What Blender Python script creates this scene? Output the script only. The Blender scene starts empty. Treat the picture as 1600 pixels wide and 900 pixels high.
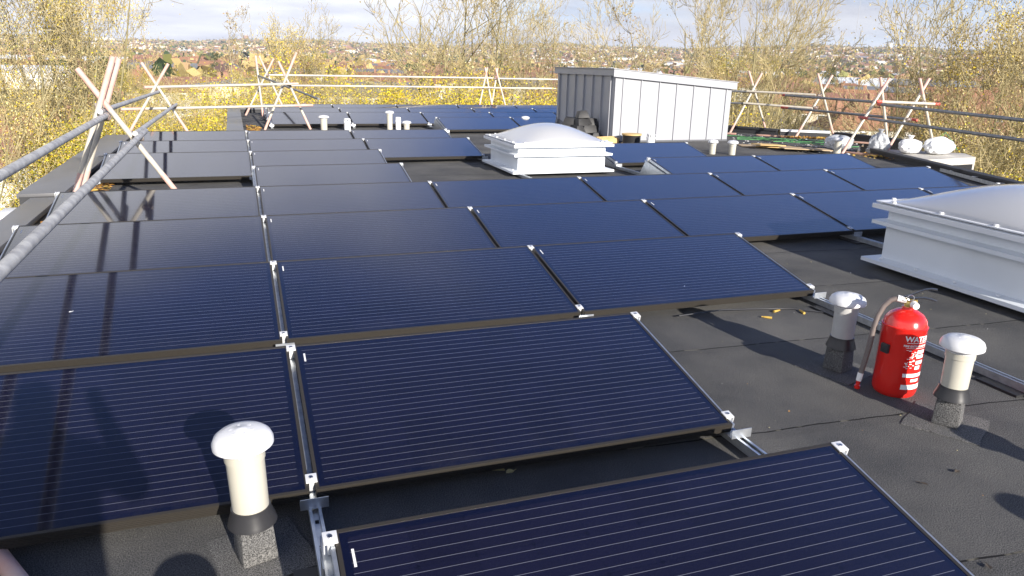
import bpy, bmesh, math, random
import numpy as np
from mathutils import Vector, Matrix
R_ = math.radians
sc = bpy.context.scene
# ------------------------------------------------------------------ camera
cam_d = bpy.data.cameras.new("camera"); cam = bpy.data.objects.new("camera", cam_d)
sc.collection.objects.link(cam); sc.camera = cam
CAM = Vector((-0.151, -0.896, 1.486))
def cam_axes(yaw, pitch, roll):
    cy, sy, cp, sp = math.cos(yaw), math.sin(yaw), math.cos(pitch), math.sin(pitch)
    f = Vector((sy*cp, cy*cp, -sp)); r = Vector((cy, -sy, 0)); u = r.cross(f)
    cr, sr = math.cos(roll), math.sin(roll)
    return cr*r+sr*u, -sr*r+cr*u, f
r_, u_, f_ = cam_axes(R_(19.99), R_(16.76), R_(1.415))
M = Matrix((( r_.x, u_.x, -f_.x, CAM.x), (r_.y, u_.y, -f_.y, CAM.y), (r_.z, u_.z, -f_.z, CAM.z), (0, 0, 0, 1)))
cam.matrix_world = M
cam_d.sensor_width = 36; cam_d.lens = 26.62; cam_d.clip_start = 0.03; cam_d.clip_end = 20000
# ------------------------------------------------------------------ sky, sun, exposure
SUN_EL = R_(20.2); sun_to = Vector((0.205, -0.979, 0)).normalized()       # horizontal direction towards the sun
w = bpy.data.worlds.new("World"); sc.world = w; w.use_nodes = True
nt = w.node_tree; N = nt.nodes; L = nt.links; N.clear()
def nn(t, **k):
    n = N.new(t)
    for a, b in k.items(): setattr(n, a, b)
    return n
sky = nn('ShaderNodeTexSky'); sky.sky_type = 'NISHITA'; sky.sun_disc = False
sky.sun_elevation = SUN_EL; sky.sun_rotation = math.atan2(sun_to.x, sun_to.y); sky.altitude = 50; sky.air_density = 1.0; sky.dust_density = 0.4; sky.ozone_density = 2.5
tc = nn('ShaderNodeTexCoord'); sep = nn('ShaderNodeSeparateXYZ'); L.new(tc.outputs['Generated'], sep.inputs[0])
def mth(op, a, b=None, c=None):
    n = nn('ShaderNodeMath', operation=op)
    for i, v in enumerate((a, b, c)):
        if v is None: continue
        if isinstance(v, (int, float)): n.inputs[i].default_value = v
        else: L.new(v, n.inputs[i])
    return n.outputs[0]
zc = mth('ADD', mth('MAXIMUM', sep.outputs['Z'], 0.0), 0.12)
cmb = nn('ShaderNodeCombineXYZ'); L.new(mth('DIVIDE', sep.outputs['X'], zc), cmb.inputs[0]); L.new(mth('DIVIDE', sep.outputs['Y'], zc), cmb.inputs[1])
no = nn('ShaderNodeTexNoise'); no.inputs['Scale'].default_value = 0.55; no.inputs['Detail'].default_value = 7; no.inputs['Roughness'].default_value = 0.55
mp = nn('ShaderNodeMapping'); mp.inputs['Location'].default_value = (3.1, 1.4, 0.0); L.new(cmb.outputs[0], mp.inputs[0]); L.new(mp.outputs[0], no.inputs['Vector'])
# thin cloud lies low all round; a grey bank stands higher in the north-west; clear blue above and to the right
def smst(v, lo, hi):
    q = nn('ShaderNodeMapRange', interpolation_type='SMOOTHSTEP'); L.new(v, q.inputs[0]); q.inputs[1].default_value = lo; q.inputs[2].default_value = hi; return q.outputs[0]
wob = mth('MULTIPLY', mth('SUBTRACT', no.outputs[0], 0.5), 0.7)
left = smst(mth('SUBTRACT', mth('ADD', sep.outputs['X'], wob), mth('MULTIPLY', sep.outputs['Y'], 0.0)), 0.42, 0.16)
bank = mth('MULTIPLY', left, smst(mth('ADD', sep.outputs['Z'], mth('MULTIPLY', wob, 0.5)), 0.66, 0.52))
lowc = mth('MULTIPLY', smst(sep.outputs['Z'], 0.30, 0.09), smst(no.outputs[0], 0.30, 0.55))
patch = mth('MULTIPLY', smst(no.outputs[0], 0.58, 0.78), 0.14)
cover = mth('MAXIMUM', mth('MAXIMUM', bank, lowc), patch)
class _o: outputs = [cover]
mr = _o
no2 = nn('ShaderNodeTexNoise'); no2.inputs['Scale'].default_value = 1.3; no2.inputs['Detail'].default_value = 5; L.new(mp.outputs[0], no2.inputs['Vector'])
cr = nn('ShaderNodeValToRGB'); L.new(no2.outputs[0], cr.inputs[0])
cr.color_ramp.elements[0].position = 0.36; cr.color_ramp.elements[0].color = (0.56, 0.58, 0.68, 1)
cr.color_ramp.elements[1].position = 0.62; cr.color_ramp.elements[1].color = (0.95, 0.96, 1.0, 1)
ccol = nn('ShaderNodeVectorMath', operation='SCALE'); L.new(cr.outputs[0], ccol.inputs[0]); L.new(mth('ADD', mth('MULTIPLY', bank, 3.0), 4.3), ccol.inputs['Scale'])
tint = nn('ShaderNodeMix', data_type='RGBA', blend_type='MULTIPLY'); tint.inputs[0].default_value = 1; tint.inputs[7].default_value = (.52, .70, 1.10, 1); zd = mth('SUBTRACT', 1.0, mth('MULTIPLY', smst(sep.outputs['Z'], 0.50, 0.92), 0.74))
skd = nn('ShaderNodeVectorMath', operation='SCALE'); L.new(sky.outputs[0], skd.inputs[0]); L.new(zd, skd.inputs['Scale']); L.new(skd.outputs[0], tint.inputs[6])
mx = nn('ShaderNodeMix', data_type='RGBA'); L.new(mr.outputs[0], mx.inputs[0]); L.new(tint.outputs[2], mx.inputs[6]); L.new(ccol.outputs[0], mx.inputs[7])
bg = nn('ShaderNodeBackground'); bg.inputs['Strength'].default_value = 0.10; L.new(mx.outputs[2], bg.inputs[0])
wo = nn('ShaderNodeOutputWorld'); L.new(bg.outputs[0], wo.inputs[0])
sl = bpy.data.lights.new("sun", 'SUN'); so = bpy.data.objects.new("sun", sl); sc.collection.objects.link(so)
sl.energy = 5.0; sl.angle = R_(0.53); sl.color = (1.0, 0.93, 0.83)
sd = Vector((sun_to.x*math.cos(SUN_EL), sun_to.y*math.cos(SUN_EL), math.sin(SUN_EL)))
so.rotation_euler = sd.to_track_quat('Z', 'Y').to_euler(); so.location = (5, -20, 15)
sc.view_settings.view_transform = 'Standard'; sc.view_settings.look = 'None'; sc.view_settings.gamma = 1
sc.view_settings.exposure = 1.0
# ------------------------------------------------------------------ helpers
col = sc.collection
def tag(o, label=None, cat=None, group=None, kind=None):
    if label: o['label'] = label
    if cat: o['category'] = cat
    if group: o['group'] = group
    if kind: o['kind'] = kind
    return o
def empty(name, loc=(0, 0, 0), rz=0, label=None, cat=None, group=None):
    o = bpy.data.objects.new(name, None); col.objects.link(o); o.location = loc; o.rotation_euler = (0, 0, rz)
    o.empty_display_size = .1
    return tag(o, label, cat, group)
class MB:
    def __init__(s): s.v = []; s.f = []; s.m = []
    def add(s, vs, fs, mi=0):
        b = len(s.v); s.v += [tuple(v) for v in vs]; s.f += [tuple(i+b for i in f) for f in fs]; s.m += [mi]*len(fs); return s
    def box(s, x0, x1, y0, y1, z0, z1, mi=0, mat=None):
        vs = [Vector(p) for p in ((x0,y0,z0),(x1,y0,z0),(x1,y1,z0),(x0,y1,z0),(x0,y0,z1),(x1,y0,z1),(x1,y1,z1),(x0,y1,z1))]
        if mat: vs = [mat @ v for v in vs]
        return s.add(vs, [(0,3,2,1),(4,5,6,7),(0,1,5,4),(1,2,6,5),(2,3,7,6),(3,0,4,7)], mi)
    def tube(s, p0, p1, r0, r1=None, n=12, cap=True, mi=0):
        p0, p1 = Vector(p0), Vector(p1); r1 = r0 if r1 is None else r1
        d = (p1-p0).normalized(); a = d.orthogonal().normalized(); b = d.cross(a)
        vs = [p+(a*math.cos(2*math.pi*i/n)+b*math.sin(2*math.pi*i/n))*r for p, r in ((p0, r0), (p1, r1)) for i in range(n)]
        fs = [(i, (i+1) % n, n+(i+1) % n, n+i) for i in range(n)]
        if cap: fs += [tuple(range(n-1, -1, -1)), tuple(range(n, 2*n))]
        return s.add(vs, fs, mi)
    def path(s, pts, r, n=8, mi=0):
        pts = [Vector(p) for p in pts]; rings = []; rr = r if isinstance(r, (list, tuple)) else [r]*len(pts)
        up = Vector((0, 0, 1)); b0 = len(s.v)
        for i, p in enumerate(pts):
            d = (pts[min(i+1, len(pts)-1)]-pts[max(i-1, 0)]).normalized()
            a = d.cross(up); a = a.normalized() if a.length > 1e-3 else Vector((1, 0, 0)); b = d.cross(a)
            s.v += [tuple(p+(a*math.cos(2*math.pi*k/n)+b*math.sin(2*math.pi*k/n))*rr[i]) for k in range(n)]
        for i in range(len(pts)-1):
            for k in range(n):
                s.f.append((b0+i*n+k, b0+i*n+(k+1) % n, b0+(i+1)*n+(k+1) % n, b0+(i+1)*n+k)); s.m.append(mi)
        s.f += [tuple(b0+k for k in range(n-1, -1, -1)), tuple(b0+(len(pts)-1)*n+k for k in range(n))]; s.m += [mi, mi]
        return s
    def lathe(s, prof, n=40, c=(0, 0, 0), mi=0):
        b0 = len(s.v)
        for (r, z) in prof:
            s.v += [(c[0]+r*math.cos(2*math.pi*k/n), c[1]+r*math.sin(2*math.pi*k/n), c[2]+z) for k in range(n)]
        for i in range(len(prof)-1):
            for k in range(n):
                s.f.append((b0+i*n+k, b0+i*n+(k+1) % n, b0+(i+1)*n+(k+1) % n, b0+(i+1)*n+k)); s.m.append(mi)
        return s
    def build(s, name, mats, parent=None, smooth=False, bevel=0, loc=None, rot=None):
        me = bpy.data.meshes.new(name); me.from_pydata(s.v, [], s.f)
        mats = mats if isinstance(mats, (list, tuple)) else [mats]
        for m in mats: me.materials.append(m)
        if len(mats) > 1: me.polygons.foreach_set('material_index', s.m)
        bm = bmesh.new(); bm.from_mesh(me); bmesh.ops.recalc_face_normals(bm, faces=bm.faces)
        if bevel:
            es = [e for e in bm.edges if len(e.link_faces) == 2 and e.calc_face_angle(0) > 0.6]
            bmesh.ops.bevel(bm, geom=es, offset=bevel, segments=2, affect='EDGES', profile=.6, clamp_overlap=True)
        bm.to_mesh(me); bm.free()
        if smooth or bevel:
            me.polygons.foreach_set('use_smooth', [True]*len(me.polygons)); me.set_sharp_from_angle(angle=R_(38))
        me.update()
        o = bpy.data.objects.new(name, me); col.objects.link(o)
        if parent: o.parent = parent
        if loc: o.location = loc
        if rot: o.rotation_euler = rot
        return o
def kids(o): return [c for c in bpy.data.objects if c.parent == o]
CH = {}
def copy_tree(o, parent=None, ch=None):
    c = o.copy(); col.objects.link(c); c.parent = parent
    if ch is None: ch = CH.setdefault(o.name, kids(o))
    for k in ch: copy_tree(k, c)
    return c
ORD = ['first','second','third','fourth','fifth','sixth','seventh','eighth','ninth','tenth','eleventh','twelfth','thirteenth','fourteenth']
# ------------------------------------------------------------------ materials
def mat(name, c, rough=.6, metal=0, coat=0, spec=.5, noise=None, bump=None, **kw):
    m = bpy.data.materials.new(name); m.use_nodes = True; t = m.node_tree; p = t.nodes['Principled BSDF']
    p.inputs['Base Color'].default_value = (*c, 1); p.inputs['Roughness'].default_value = rough; p.inputs['Metallic'].default_value = metal
    p.inputs['Coat Weight'].default_value = coat; p.inputs['Specular IOR Level'].default_value = spec
    for k, v in kw.items(): p.inputs[k].default_value = v
    tcn = t.nodes.new('ShaderNodeTexCoord')
    if noise:                                   # (scale, colour2, lo, hi[, detail])
        n = t.nodes.new('ShaderNodeTexNoise'); n.inputs['Scale'].default_value = noise[0]; n.inputs['Detail'].default_value = noise[4] if len(noise) > 4 else 6
        t.links.new(tcn.outputs['Object'], n.inputs['Vector'])
        r = t.nodes.new('ShaderNodeValToRGB'); t.links.new(n.outputs[0], r.inputs[0])
        r.color_ramp.elements[0].position = noise[2]; r.color_ramp.elements[0].color = (*c, 1)
        r.color_ramp.elements[1].position = noise[3]; r.color_ramp.elements[1].color = (*noise[1], 1)
        t.links.new(r.outputs[0], p.inputs['Base Color'])
        m['ramp'] = r.name
    if bump:                                    # (scale, strength, distance)
        n = t.nodes.new('ShaderNodeTexNoise'); n.inputs['Scale'].default_value = bump[0]; n.inputs['Detail'].default_value = 4
        t.links.new(tcn.outputs['Object'], n.inputs['Vector'])
        b = t.nodes.new('ShaderNodeBump'); b.inputs['Strength'].default_value = bump[1]; b.inputs['Distance'].default_value = bump[2]
        t.links.new(n.outputs[0], b.inputs['Height']); t.links.new(b.outputs[0], p.inputs['Normal'])
    return m
class G:                                        # tiny node-graph helper for materials
    def __init__(s, m): s.m = m; s.t = m.node_tree; s.p = s.t.nodes['Principled BSDF']
    def n(s, t, **k):
        x = s.t.nodes.new(t)
        for a, b in k.items(): setattr(x, a, b)
        return x
    def l(s, a, b): s.t.links.new(a, b)
    def m_(s, op, a, b=None, c=None):
        x = s.n('ShaderNodeMath', operation=op)
        for i, v in enumerate((a, b, c)):
            if v is None: continue
            if isinstance(v, (int, float)): x.inputs[i].default_value = v
            else: s.l(v, x.inputs[i])
        return x.outputs[0]
    def noise(s, scale, det=5, co='Object', rough=.5, vec=None):
        x = s.n('ShaderNodeTexNoise'); x.inputs['Scale'].default_value = scale; x.inputs['Detail'].default_value = det; x.inputs['Roughness'].default_value = rough
        if vec is None:
            c = s.n('ShaderNodeTexCoord'); vec = c.outputs[co]
        s.l(vec, x.inputs['Vector']); return x.outputs[0]
    def mix(s, f, a, b):
        x = s.n('ShaderNodeMix', data_type='RGBA')
        for i, v in ((0, f), (6, a), (7, b)):
            if isinstance(v, (int, float)): x.inputs[i].default_value = v
            elif isinstance(v, tuple): x.inputs[i].default_value = (*v, 1)
            else: s.l(v, x.inputs[i])
        return x.outputs[2]
    def ramp(s, v, lo, hi):
        x = s.n('ShaderNodeMapRange'); s.l(v, x.inputs[0]); x.inputs[1].default_value = lo; x.inputs[2].default_value = hi; return x.outputs[0]
    def bump(s, h, st, d):
        b = s.n('ShaderNodeBump'); b.inputs['Strength'].default_value = st; b.inputs['Distance'].default_value = d; s.l(h, b.inputs['Height']); s.l(b.outputs[0], s.p.inputs['Normal'])
# mineral roofing felt: grains, seams every 0.93 across, scuffs
def felt_mat(name, seams=True, base=.094):
    m = mat(name, (base, base, base), .92, spec=.25); g = G(m)
    c = g.n('ShaderNodeTexCoord').outputs['Object']
    grain = g.noise(250, 4, vec=c, rough=.7); big = g.noise(1.3, 5, vec=c, rough=.6); mid = g.noise(35, 4, vec=c)
    v = g.n('ShaderNodeTexVoronoi'); v.inputs['Scale'].default_value = 120; g.l(c, v.inputs['Vector'])
    col1 = g.mix(g.ramp(grain, .40, .62), (base*.28, base*.28, base*.29), (base*1.95, base*1.93, base*1.88))
    col2 = g.mix(g.ramp(big, .32, .66), (.62, .64, .69), (1.25, 1.23, 1.2))
    mu = g.n('ShaderNodeMix', data_type='RGBA', blend_type='MULTIPLY'); mu.inputs[0].default_value = 1; g.l(col1, mu.inputs[6]); g.l(col2, mu.inputs[7]); cc = mu.outputs[2]
    # light grains
    fl = g.m_('LESS_THAN', v.outputs['Distance'], .16); vc = g.n('ShaderNodeSeparateColor'); g.l(v.outputs['Color'], vc.inputs[0])
    cc = g.mix(g.m_('MULTIPLY', fl, g.m_('GREATER_THAN', vc.outputs[0], .86)), cc, (.26, .25, .22))
    h = g.m_('ADD', grain, g.m_('MULTIPLY', mid, .6))
    if seams:
        sx = g.n('ShaderNodeSeparateXYZ'); g.l(c, sx.inputs[0])
        wob = g.m_('MULTIPLY', g.m_('SUBTRACT', g.noise(2.5, 4, vec=c), .5), .05)
        yy = g.m_('ADD', g.m_('ADD', sx.outputs['Y'], g.m_('MULTIPLY', sx.outputs['X'], .06)), g.m_('ADD', wob, .28))
        fr = g.m_('PINGPONG', yy, .465)
        ln = g.m_('LESS_THAN', fr, .0045)
        lum = g.noise(9, 3, vec=c)
        cc = g.mix(ln, cc, g.mix(g.ramp(lum, .55, .62), (.008, .008, .009), (.16, .15, .12)))
        lap = g.m_('MULTIPLY', g.m_('LESS_THAN', g.m_('PINGPONG', g.m_('ADD', yy, .03), .465), .035), .12)
        cc = g.mix(lap, cc, (.02, .02, .022))
        # pale scuffs and dried puddle marks
        sc1 = g.ramp(g.noise(4.5, 8, vec=c, rough=.75), .63, .78); cc = g.mix(g.m_('MULTIPLY', sc1, .35), cc, (.12, .115, .10))
        h = g.m_('SUBTRACT', h, g.m_('MULTIPLY', ln, 3))
    g.l(cc, g.p.inputs['Base Color']); g.bump(h, .9, .0035)
    return m
FELT = felt_mat('roof_felt'); FELT2 = felt_mat('felt_wrap', False, .12)
# photovoltaic glass over dark cells: busbars, cell gaps, diamond corners
PW, PD, TILT, ZLOW, FH = 1.65, .9157, R_(11.75), .09, .04
GAP = .022; PITCH_X = PW+GAP
def pv_mat():
    m = mat('pv_glass', (.006, .008, .03), .09, spec=.5, coat=.85, IOR=1.5, **{'Coat Roughness': .06, 'Coat IOR': 1.5}); g = G(m)
    c = g.n('ShaderNodeTexCoord').outputs['Object']; sx = g.n('ShaderNodeSeparateXYZ'); g.l(c, sx.inputs[0]); x, y = sx.outputs['X'], sx.outputs['Y']
    mg = .032; cw = (PW-2*mg)/10; chh = (PD-2*mg)/6
    ins = g.m_('MULTIPLY', g.m_('MULTIPLY', g.m_('GREATER_THAN', x, mg), g.m_('LESS_THAN', x, PW-mg)), g.m_('MULTIPLY', g.m_('GREATER_THAN', y, mg), g.m_('LESS_THAN', y, PD-mg)))
    u = g.m_('SUBTRACT', x, mg); v = g.m_('SUBTRACT', y, mg)
    du = g.m_('PINGPONG', u, cw/2); dv = g.m_('PINGPONG', v, chh/2)          # distance to nearest cell edge
    bus = g.m_('LESS_THAN', g.m_('PINGPONG', g.m_('SUBTRACT', v, chh/8), chh/8), .0006)
    seam = g.m_('MAXIMUM', g.m_('LESS_THAN', du, .0009), g.m_('LESS_THAN', dv, .0009))
    dia = g.m_('LESS_THAN', g.m_('ADD', du, dv), .009)
    fing = g.m_('LESS_THAN', g.m_('PINGPONG', u, .0011), .00022)
    # per cell tone
    cell = g.n('ShaderNodeCombineXYZ'); g.l(g.m_('FLOOR', g.m_('DIVIDE', u, cw)), cell.inputs[0]); g.l(g.m_('FLOOR', g.m_('DIVIDE', v, chh)), cell.inputs[1])
    oi = g.n('ShaderNodeObjectInfo'); g.l(g.m_('MULTIPLY', oi.outputs['Random'], 57.), cell.inputs[2])
    wn = g.n('ShaderNodeTexWhiteNoise', noise_dimensions='3D'); g.l(cell.outputs[0], wn.inputs['Vector'])
    cc = g.mix(wn.outputs['Value'], (.0040, .0042, .016), (.0054, .0058, .022))
    pan = g.n('ShaderNodeTexWhiteNoise', noise_dimensions='1D'); g.l(oi.outputs['Random'], pan.inputs['W'])
    cc = g.mix(g.m_('MULTIPLY', pan.outputs['Value'], .5), cc, (.0085, .0065, .017))
    cc = g.mix(g.m_('MULTIPLY', fing, .03), cc, (.10, .11, .16))
    cc = g.mix(g.m_('MULTIPLY', seam, .6), cc, (.002, .003, .012)); cc = g.mix(g.m_('MULTIPLY', dia, .55), cc, (.002, .002, .008))
    cc = g.mix(g.m_('MULTIPLY', bus, .8), cc, (.22, .23, .26))
    cc = g.mix(ins, (.002, .003, .016), cc)
    dust = g.ramp(g.noise(3.2, 7, rough=.7), .45, .8)
    edge = g.ramp(y, .16, .0); cc = g.mix(g.m_('MULTIPLY', g.m_('MULTIPLY', dust, g.m_('ADD', .004, g.m_('MULTIPLY', edge, .06))), 1.), cc, (.3, .28, .25))
    vo = g.n('ShaderNodeTexVoronoi'); vo.inputs['Scale'].default_value = 5; off = g.n('ShaderNodeVectorMath', operation='ADD'); rv_ = g.n('ShaderNodeCombineXYZ'); g.l(g.m_('MULTIPLY', oi.outputs['Random'], 40.), rv_.inputs[0]); g.l(c, off.inputs[0]); g.l(rv_.outputs[0], off.inputs[1]); g.l(off.outputs[0], vo.inputs['Vector'])
    vcl = g.n('ShaderNodeSeparateColor'); g.l(vo.outputs['Color'], vcl.inputs[0])
    cc = g.mix(g.m_('MULTIPLY', g.m_('LESS_THAN', vo.outputs['Distance'], .016), g.m_('GREATER_THAN', vcl.outputs[1], .93)), cc, (.55, .55, .52))
    g.l(cc, g.p.inputs['Base Color'])
    rr = g.m_('ADD', .07, g.m_('MULTIPLY', g.noise(2.1, 5), .10)); g.l(rr, g.p.inputs['Roughness'])
    g.bump(g.noise(1.1, 2), .08, .004)
    return m
PV = pv_mat()
BLACKFR = mat('black_anodised', (.045, .04, .034), .42, metal=.35, bump=(60, .05, .001))
ALU = mat('mill_aluminium', (.62, .65, .68), .38, metal=.85, noise=(25, (.45, .48, .52), .35, .7))
ALUW = mat('bright_clamp', (.78, .79, .80), .45, metal=.3)
STEEL = mat('bolt_steel', (.5, .5, .52), .3, metal=1)
DARKSLOT = mat('slot_dark', (.01, .01, .012), .8)
LABEL = mat('paper_label', (.75, .75, .74), .5)
RUBBER = mat('black_rubber', (.018, .018, .02), .55, bump=(80, .2, .002))
GALV = mat('galvanised_tube', (.55, .55, .53), .55, metal=.1, noise=(14, (.28, .28, .29), .35, .7), bump=(50, .15, .002))
DARKTUBE = mat('weathered_tube', (.20, .205, .21), .5, metal=.5, noise=(10, (.33, .33, .33), .4, .75))
PALETUBE = mat('pale_tube', (.60, .55, .45), .55, metal=.15, noise=(9, (.45, .42, .37), .4, .7), bump=(40, .2, .002))
PINK = mat('faded_red_paint', (.60, .33, .27), .6, noise=(9, (.62, .46, .40), .3, .75), bump=(40, .2, .002))
REDT = mat('red_tube_end', (.5, .06, .04), .5, noise=(22, (.45, .2, .15), .5, .65))
COUP = mat('coupler_rust', (.16, .09, .07), .6, metal=.5, noise=(40, (.30, .27, .25), .4, .6))
WHITEPL = mat('white_plastic', (.66, .67, .69), .32)
BEIGE = mat('grey_beige_pipe', (.48, .46, .39), .4, noise=(8, (.50, .48, .41), .4, .7))
GREYPIPE = mat('grey_pipe', (.44, .44, .43), .42, noise=(8, (.38, .38, .37), .4, .7))
UPVC = mat('white_upvc', (.80, .82, .84), .35, noise=(3, (.72, .74, .77), .35, .75))
CURB = mat('skylight_curb_white', (.72, .76, .80), .4, noise=(2.5, (.66, .70, .74), .35, .75))
DOME = mat('opal_dome', (.60, .61, .63), .16, coat=.4, **{'Coat Roughness': .08}); DOME.node_tree.nodes['Principled BSDF'].inputs['Transmission Weight'].default_value = .25
CLAD = mat('grey_zinc_cladding', (.37, .38, .41), .38, metal=.1, noise=(2.2, (.36, .37, .40), .35, .7), bump=(3.5, .12, .01))
CLADD = mat('cladding_seam', (.10, .105, .12), .5)
PARA = mat('parapet_cap_grey', (.115, .115, .122), .42, coat=.1, noise=(3, (.10, .10, .105), .35, .7), bump=(6, .1, .004))
PARAD = mat('parapet_dark', (.028, .029, .032), .7, bump=(50, .3, .003))
WALLREND = mat('render_wall', (.55, .50, .42), .85, noise=(1.2, (.46, .42, .36), .35, .7), bump=(30, .2, .01))
WOOD = mat('timber', (.50, .34, .14), .7, noise=(7, (.62, .44, .20), .35, .7))
CARD = mat('cardboard', (.48, .36, .22), .8, noise=(6, (.38, .28, .17), .35, .7))
RED = mat('extinguisher_red', (.72, .018, .012), .22, coat=.6, noise=(4, (.64, .02, .014), .4, .7))
BRASS = mat('brass', (.75, .55, .2), .3, metal=1)
HOSE = mat('grey_hose', (.16, .13, .12), .5, bump=(90, .3, .002))
BLKPL = mat('black_plastic', (.03, .03, .033), .35)
WHITE = mat('white_print', (.85, .84, .82), .5)
GREEN = mat('green_cord', (.05, .20, .07), .5, noise=(12, (.12, .34, .12), .4, .7))
BAG = mat('white_bag', (.74, .75, .77), .5, noise=(5, (.60, .62, .66), .4, .7), bump=(14, .6, .03))
BAGP = mat('thin_polythene', (.55, .58, .62), .3, bump=(16, .8, .03), **{'Transmission Weight': .3})
LEAFB = mat('dead_leaf_brown', (.30, .13, .03), .7, noise=(30, (.50, .28, .06), .35, .7))
LEAFY = mat('dead_leaf_yellow', (.52, .36, .07), .7, noise=(30, (.40, .24, .05), .35, .7))
LEAFP = mat('dry_leaf_pale', (.62, .56, .30), .75, noise=(60, (.50, .43, .22), .35, .7))
LEAFD = mat('dead_leaf_dark', (.06, .045, .03), .7)
CLOTH = mat('dark_jacket', (.03, .035, .05), .85)

# ================================================================== SETTING: terrain
GZ = -11.0
def smooth(a): a = max(0., min(1., a)); return a*a*(3-2*a)
random.seed(4)
def hn(x, y):
    return (math.sin(x*.0021+1.3)*math.cos(y*.0017+.4)+.5*math.sin(x*.0052+y*.0031)+.25*math.sin(x*.011-y*.009+2))
def ridge_el(azd):                # skyline elevation in degrees per azimuth
    t = (azd+13)/65.
    return .45+.75*max(0., min(1., t))+.10*math.sin(azd*.35)+.05*math.sin(azd*1.1+1)
def ground_z(x, y):
    dx, dy = x-CAM.x, y-CAM.y; d = math.hypot(dx, dy); az = math.degrees(math.atan2(dx, dy))
    if d < 300: return GZ
    azc = max(-40, min(80, az)); fall = 1-smooth((abs(az-20)-60)/60)
    H = (12.5+3800*math.tan(R_(ridge_el(azc))))*(.35+.65*fall)
    k = smooth((d-700)/3100)
    z = GZ+H*k*(1-.5*smooth((d-4200)/2500)) + 3.5*hn(x, y)*smooth((d-350)/900)*(1-.4*k)
    return z
def terrain():
    rs = [0, 8, 16, 30, 60, 100, 160, 240, 300]+[300+80*i for i in range(1, 52)]+[4800, 5400, 6200, 7500, 9000]
    azs = list(np.arange(-35, 75.1, 1.))+list(np.arange(80, 325, 7.5))
    v = []; f = []; n = len(azs)
    for r in rs:
        for a in azs:
            x = CAM.x+r*math.sin(R_(a)); y = CAM.y+r*math.cos(R_(a)); v.append((x, y, ground_z(x, y)))
    for i in range(len(rs)-1):
        for j in range(n):
            k = (j+1) % n; f.append((i*n+j, i*n+k, (i+1)*n+k, (i+1)*n+j))
    mb = MB(); mb.add(v, f)
    m = mat('grassland', (.07, .10, .02), .9); g = G(m)
    c = g.n('ShaderNodeTexCoord').outputs['Object']
    a = g.mix(g.ramp(g.noise(.08, 6, vec=c), .4, .6), (.075, .115, .022), (.17, .14, .055))
    b = g.mix(g.ramp(g.noise(.006, 6, vec=c, rough=.65), .42, .6), a, (.11, .09, .045))
    b = g.mix(g.ramp(g.noise(2.2, 5, vec=c), .55, .8), b, (.20, .19, .08))
    g.l(b, g.p.inputs['Base Color'])
    o = mb.build('ground', m, smooth=True); tag(o, kind='structure')
terrain()
# ================================================================== the flat roof
OUT = [(-1.9, -5.5), (7.6, -5.5), (7.9, 2.0), (9.33, 6.0), (10.06, 7.58), (10.62, 10.3), (11.6, 11.2), (12.3, 12.6), (10.7, 14.4), (10.4, 15.8), (9.2, 20.6), (-.15, 20.6), (-.15, 13.35), (-1.9, 13.35)]
def prism(poly, z0, z1):
    n = len(poly); return MB().add([(x, y, z0) for x, y in poly]+[(x, y, z1) for x, y in poly], [tuple(range(n-1, -1, -1)), tuple(range(n, 2*n))]+[(i, (i+1) % n, n+(i+1) % n, n+i) for i in range(n)])
o = prism(OUT, -.12, 0).build('flat_roof', FELT); tag(o, kind='structure')
# the block under the roof
bld = empty('apartment_block', (3, 6, GZ), label='rendered block whose flat felt roof carries the solar panels', cat='building')
ins = [(x*.985+.1, y) for x, y in OUT]
wl = prism([(x-3, y-6) for x, y in ins], 0, -GZ-.125).build('wall', WALLREND, bld)
for i in range(4):
    for yy in (-8, -4.5, -1., 2.5, 5.5):
        f = MB().box(-4.98, -4.86, yy-.6, yy+.6, 1+2.6*i, 2.3+2.6*i).build('window', UPVC, bld)
        MB().box(-5.0, -4.975, yy-.52, yy+.52, 1.08+2.6*i, 2.22+2.6*i).build('pane', mat('dark_pane', (.03, .04, .05), .08) if (i, yy) == (0, -8) else bpy.data.materials['dark_pane'], f)
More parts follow.
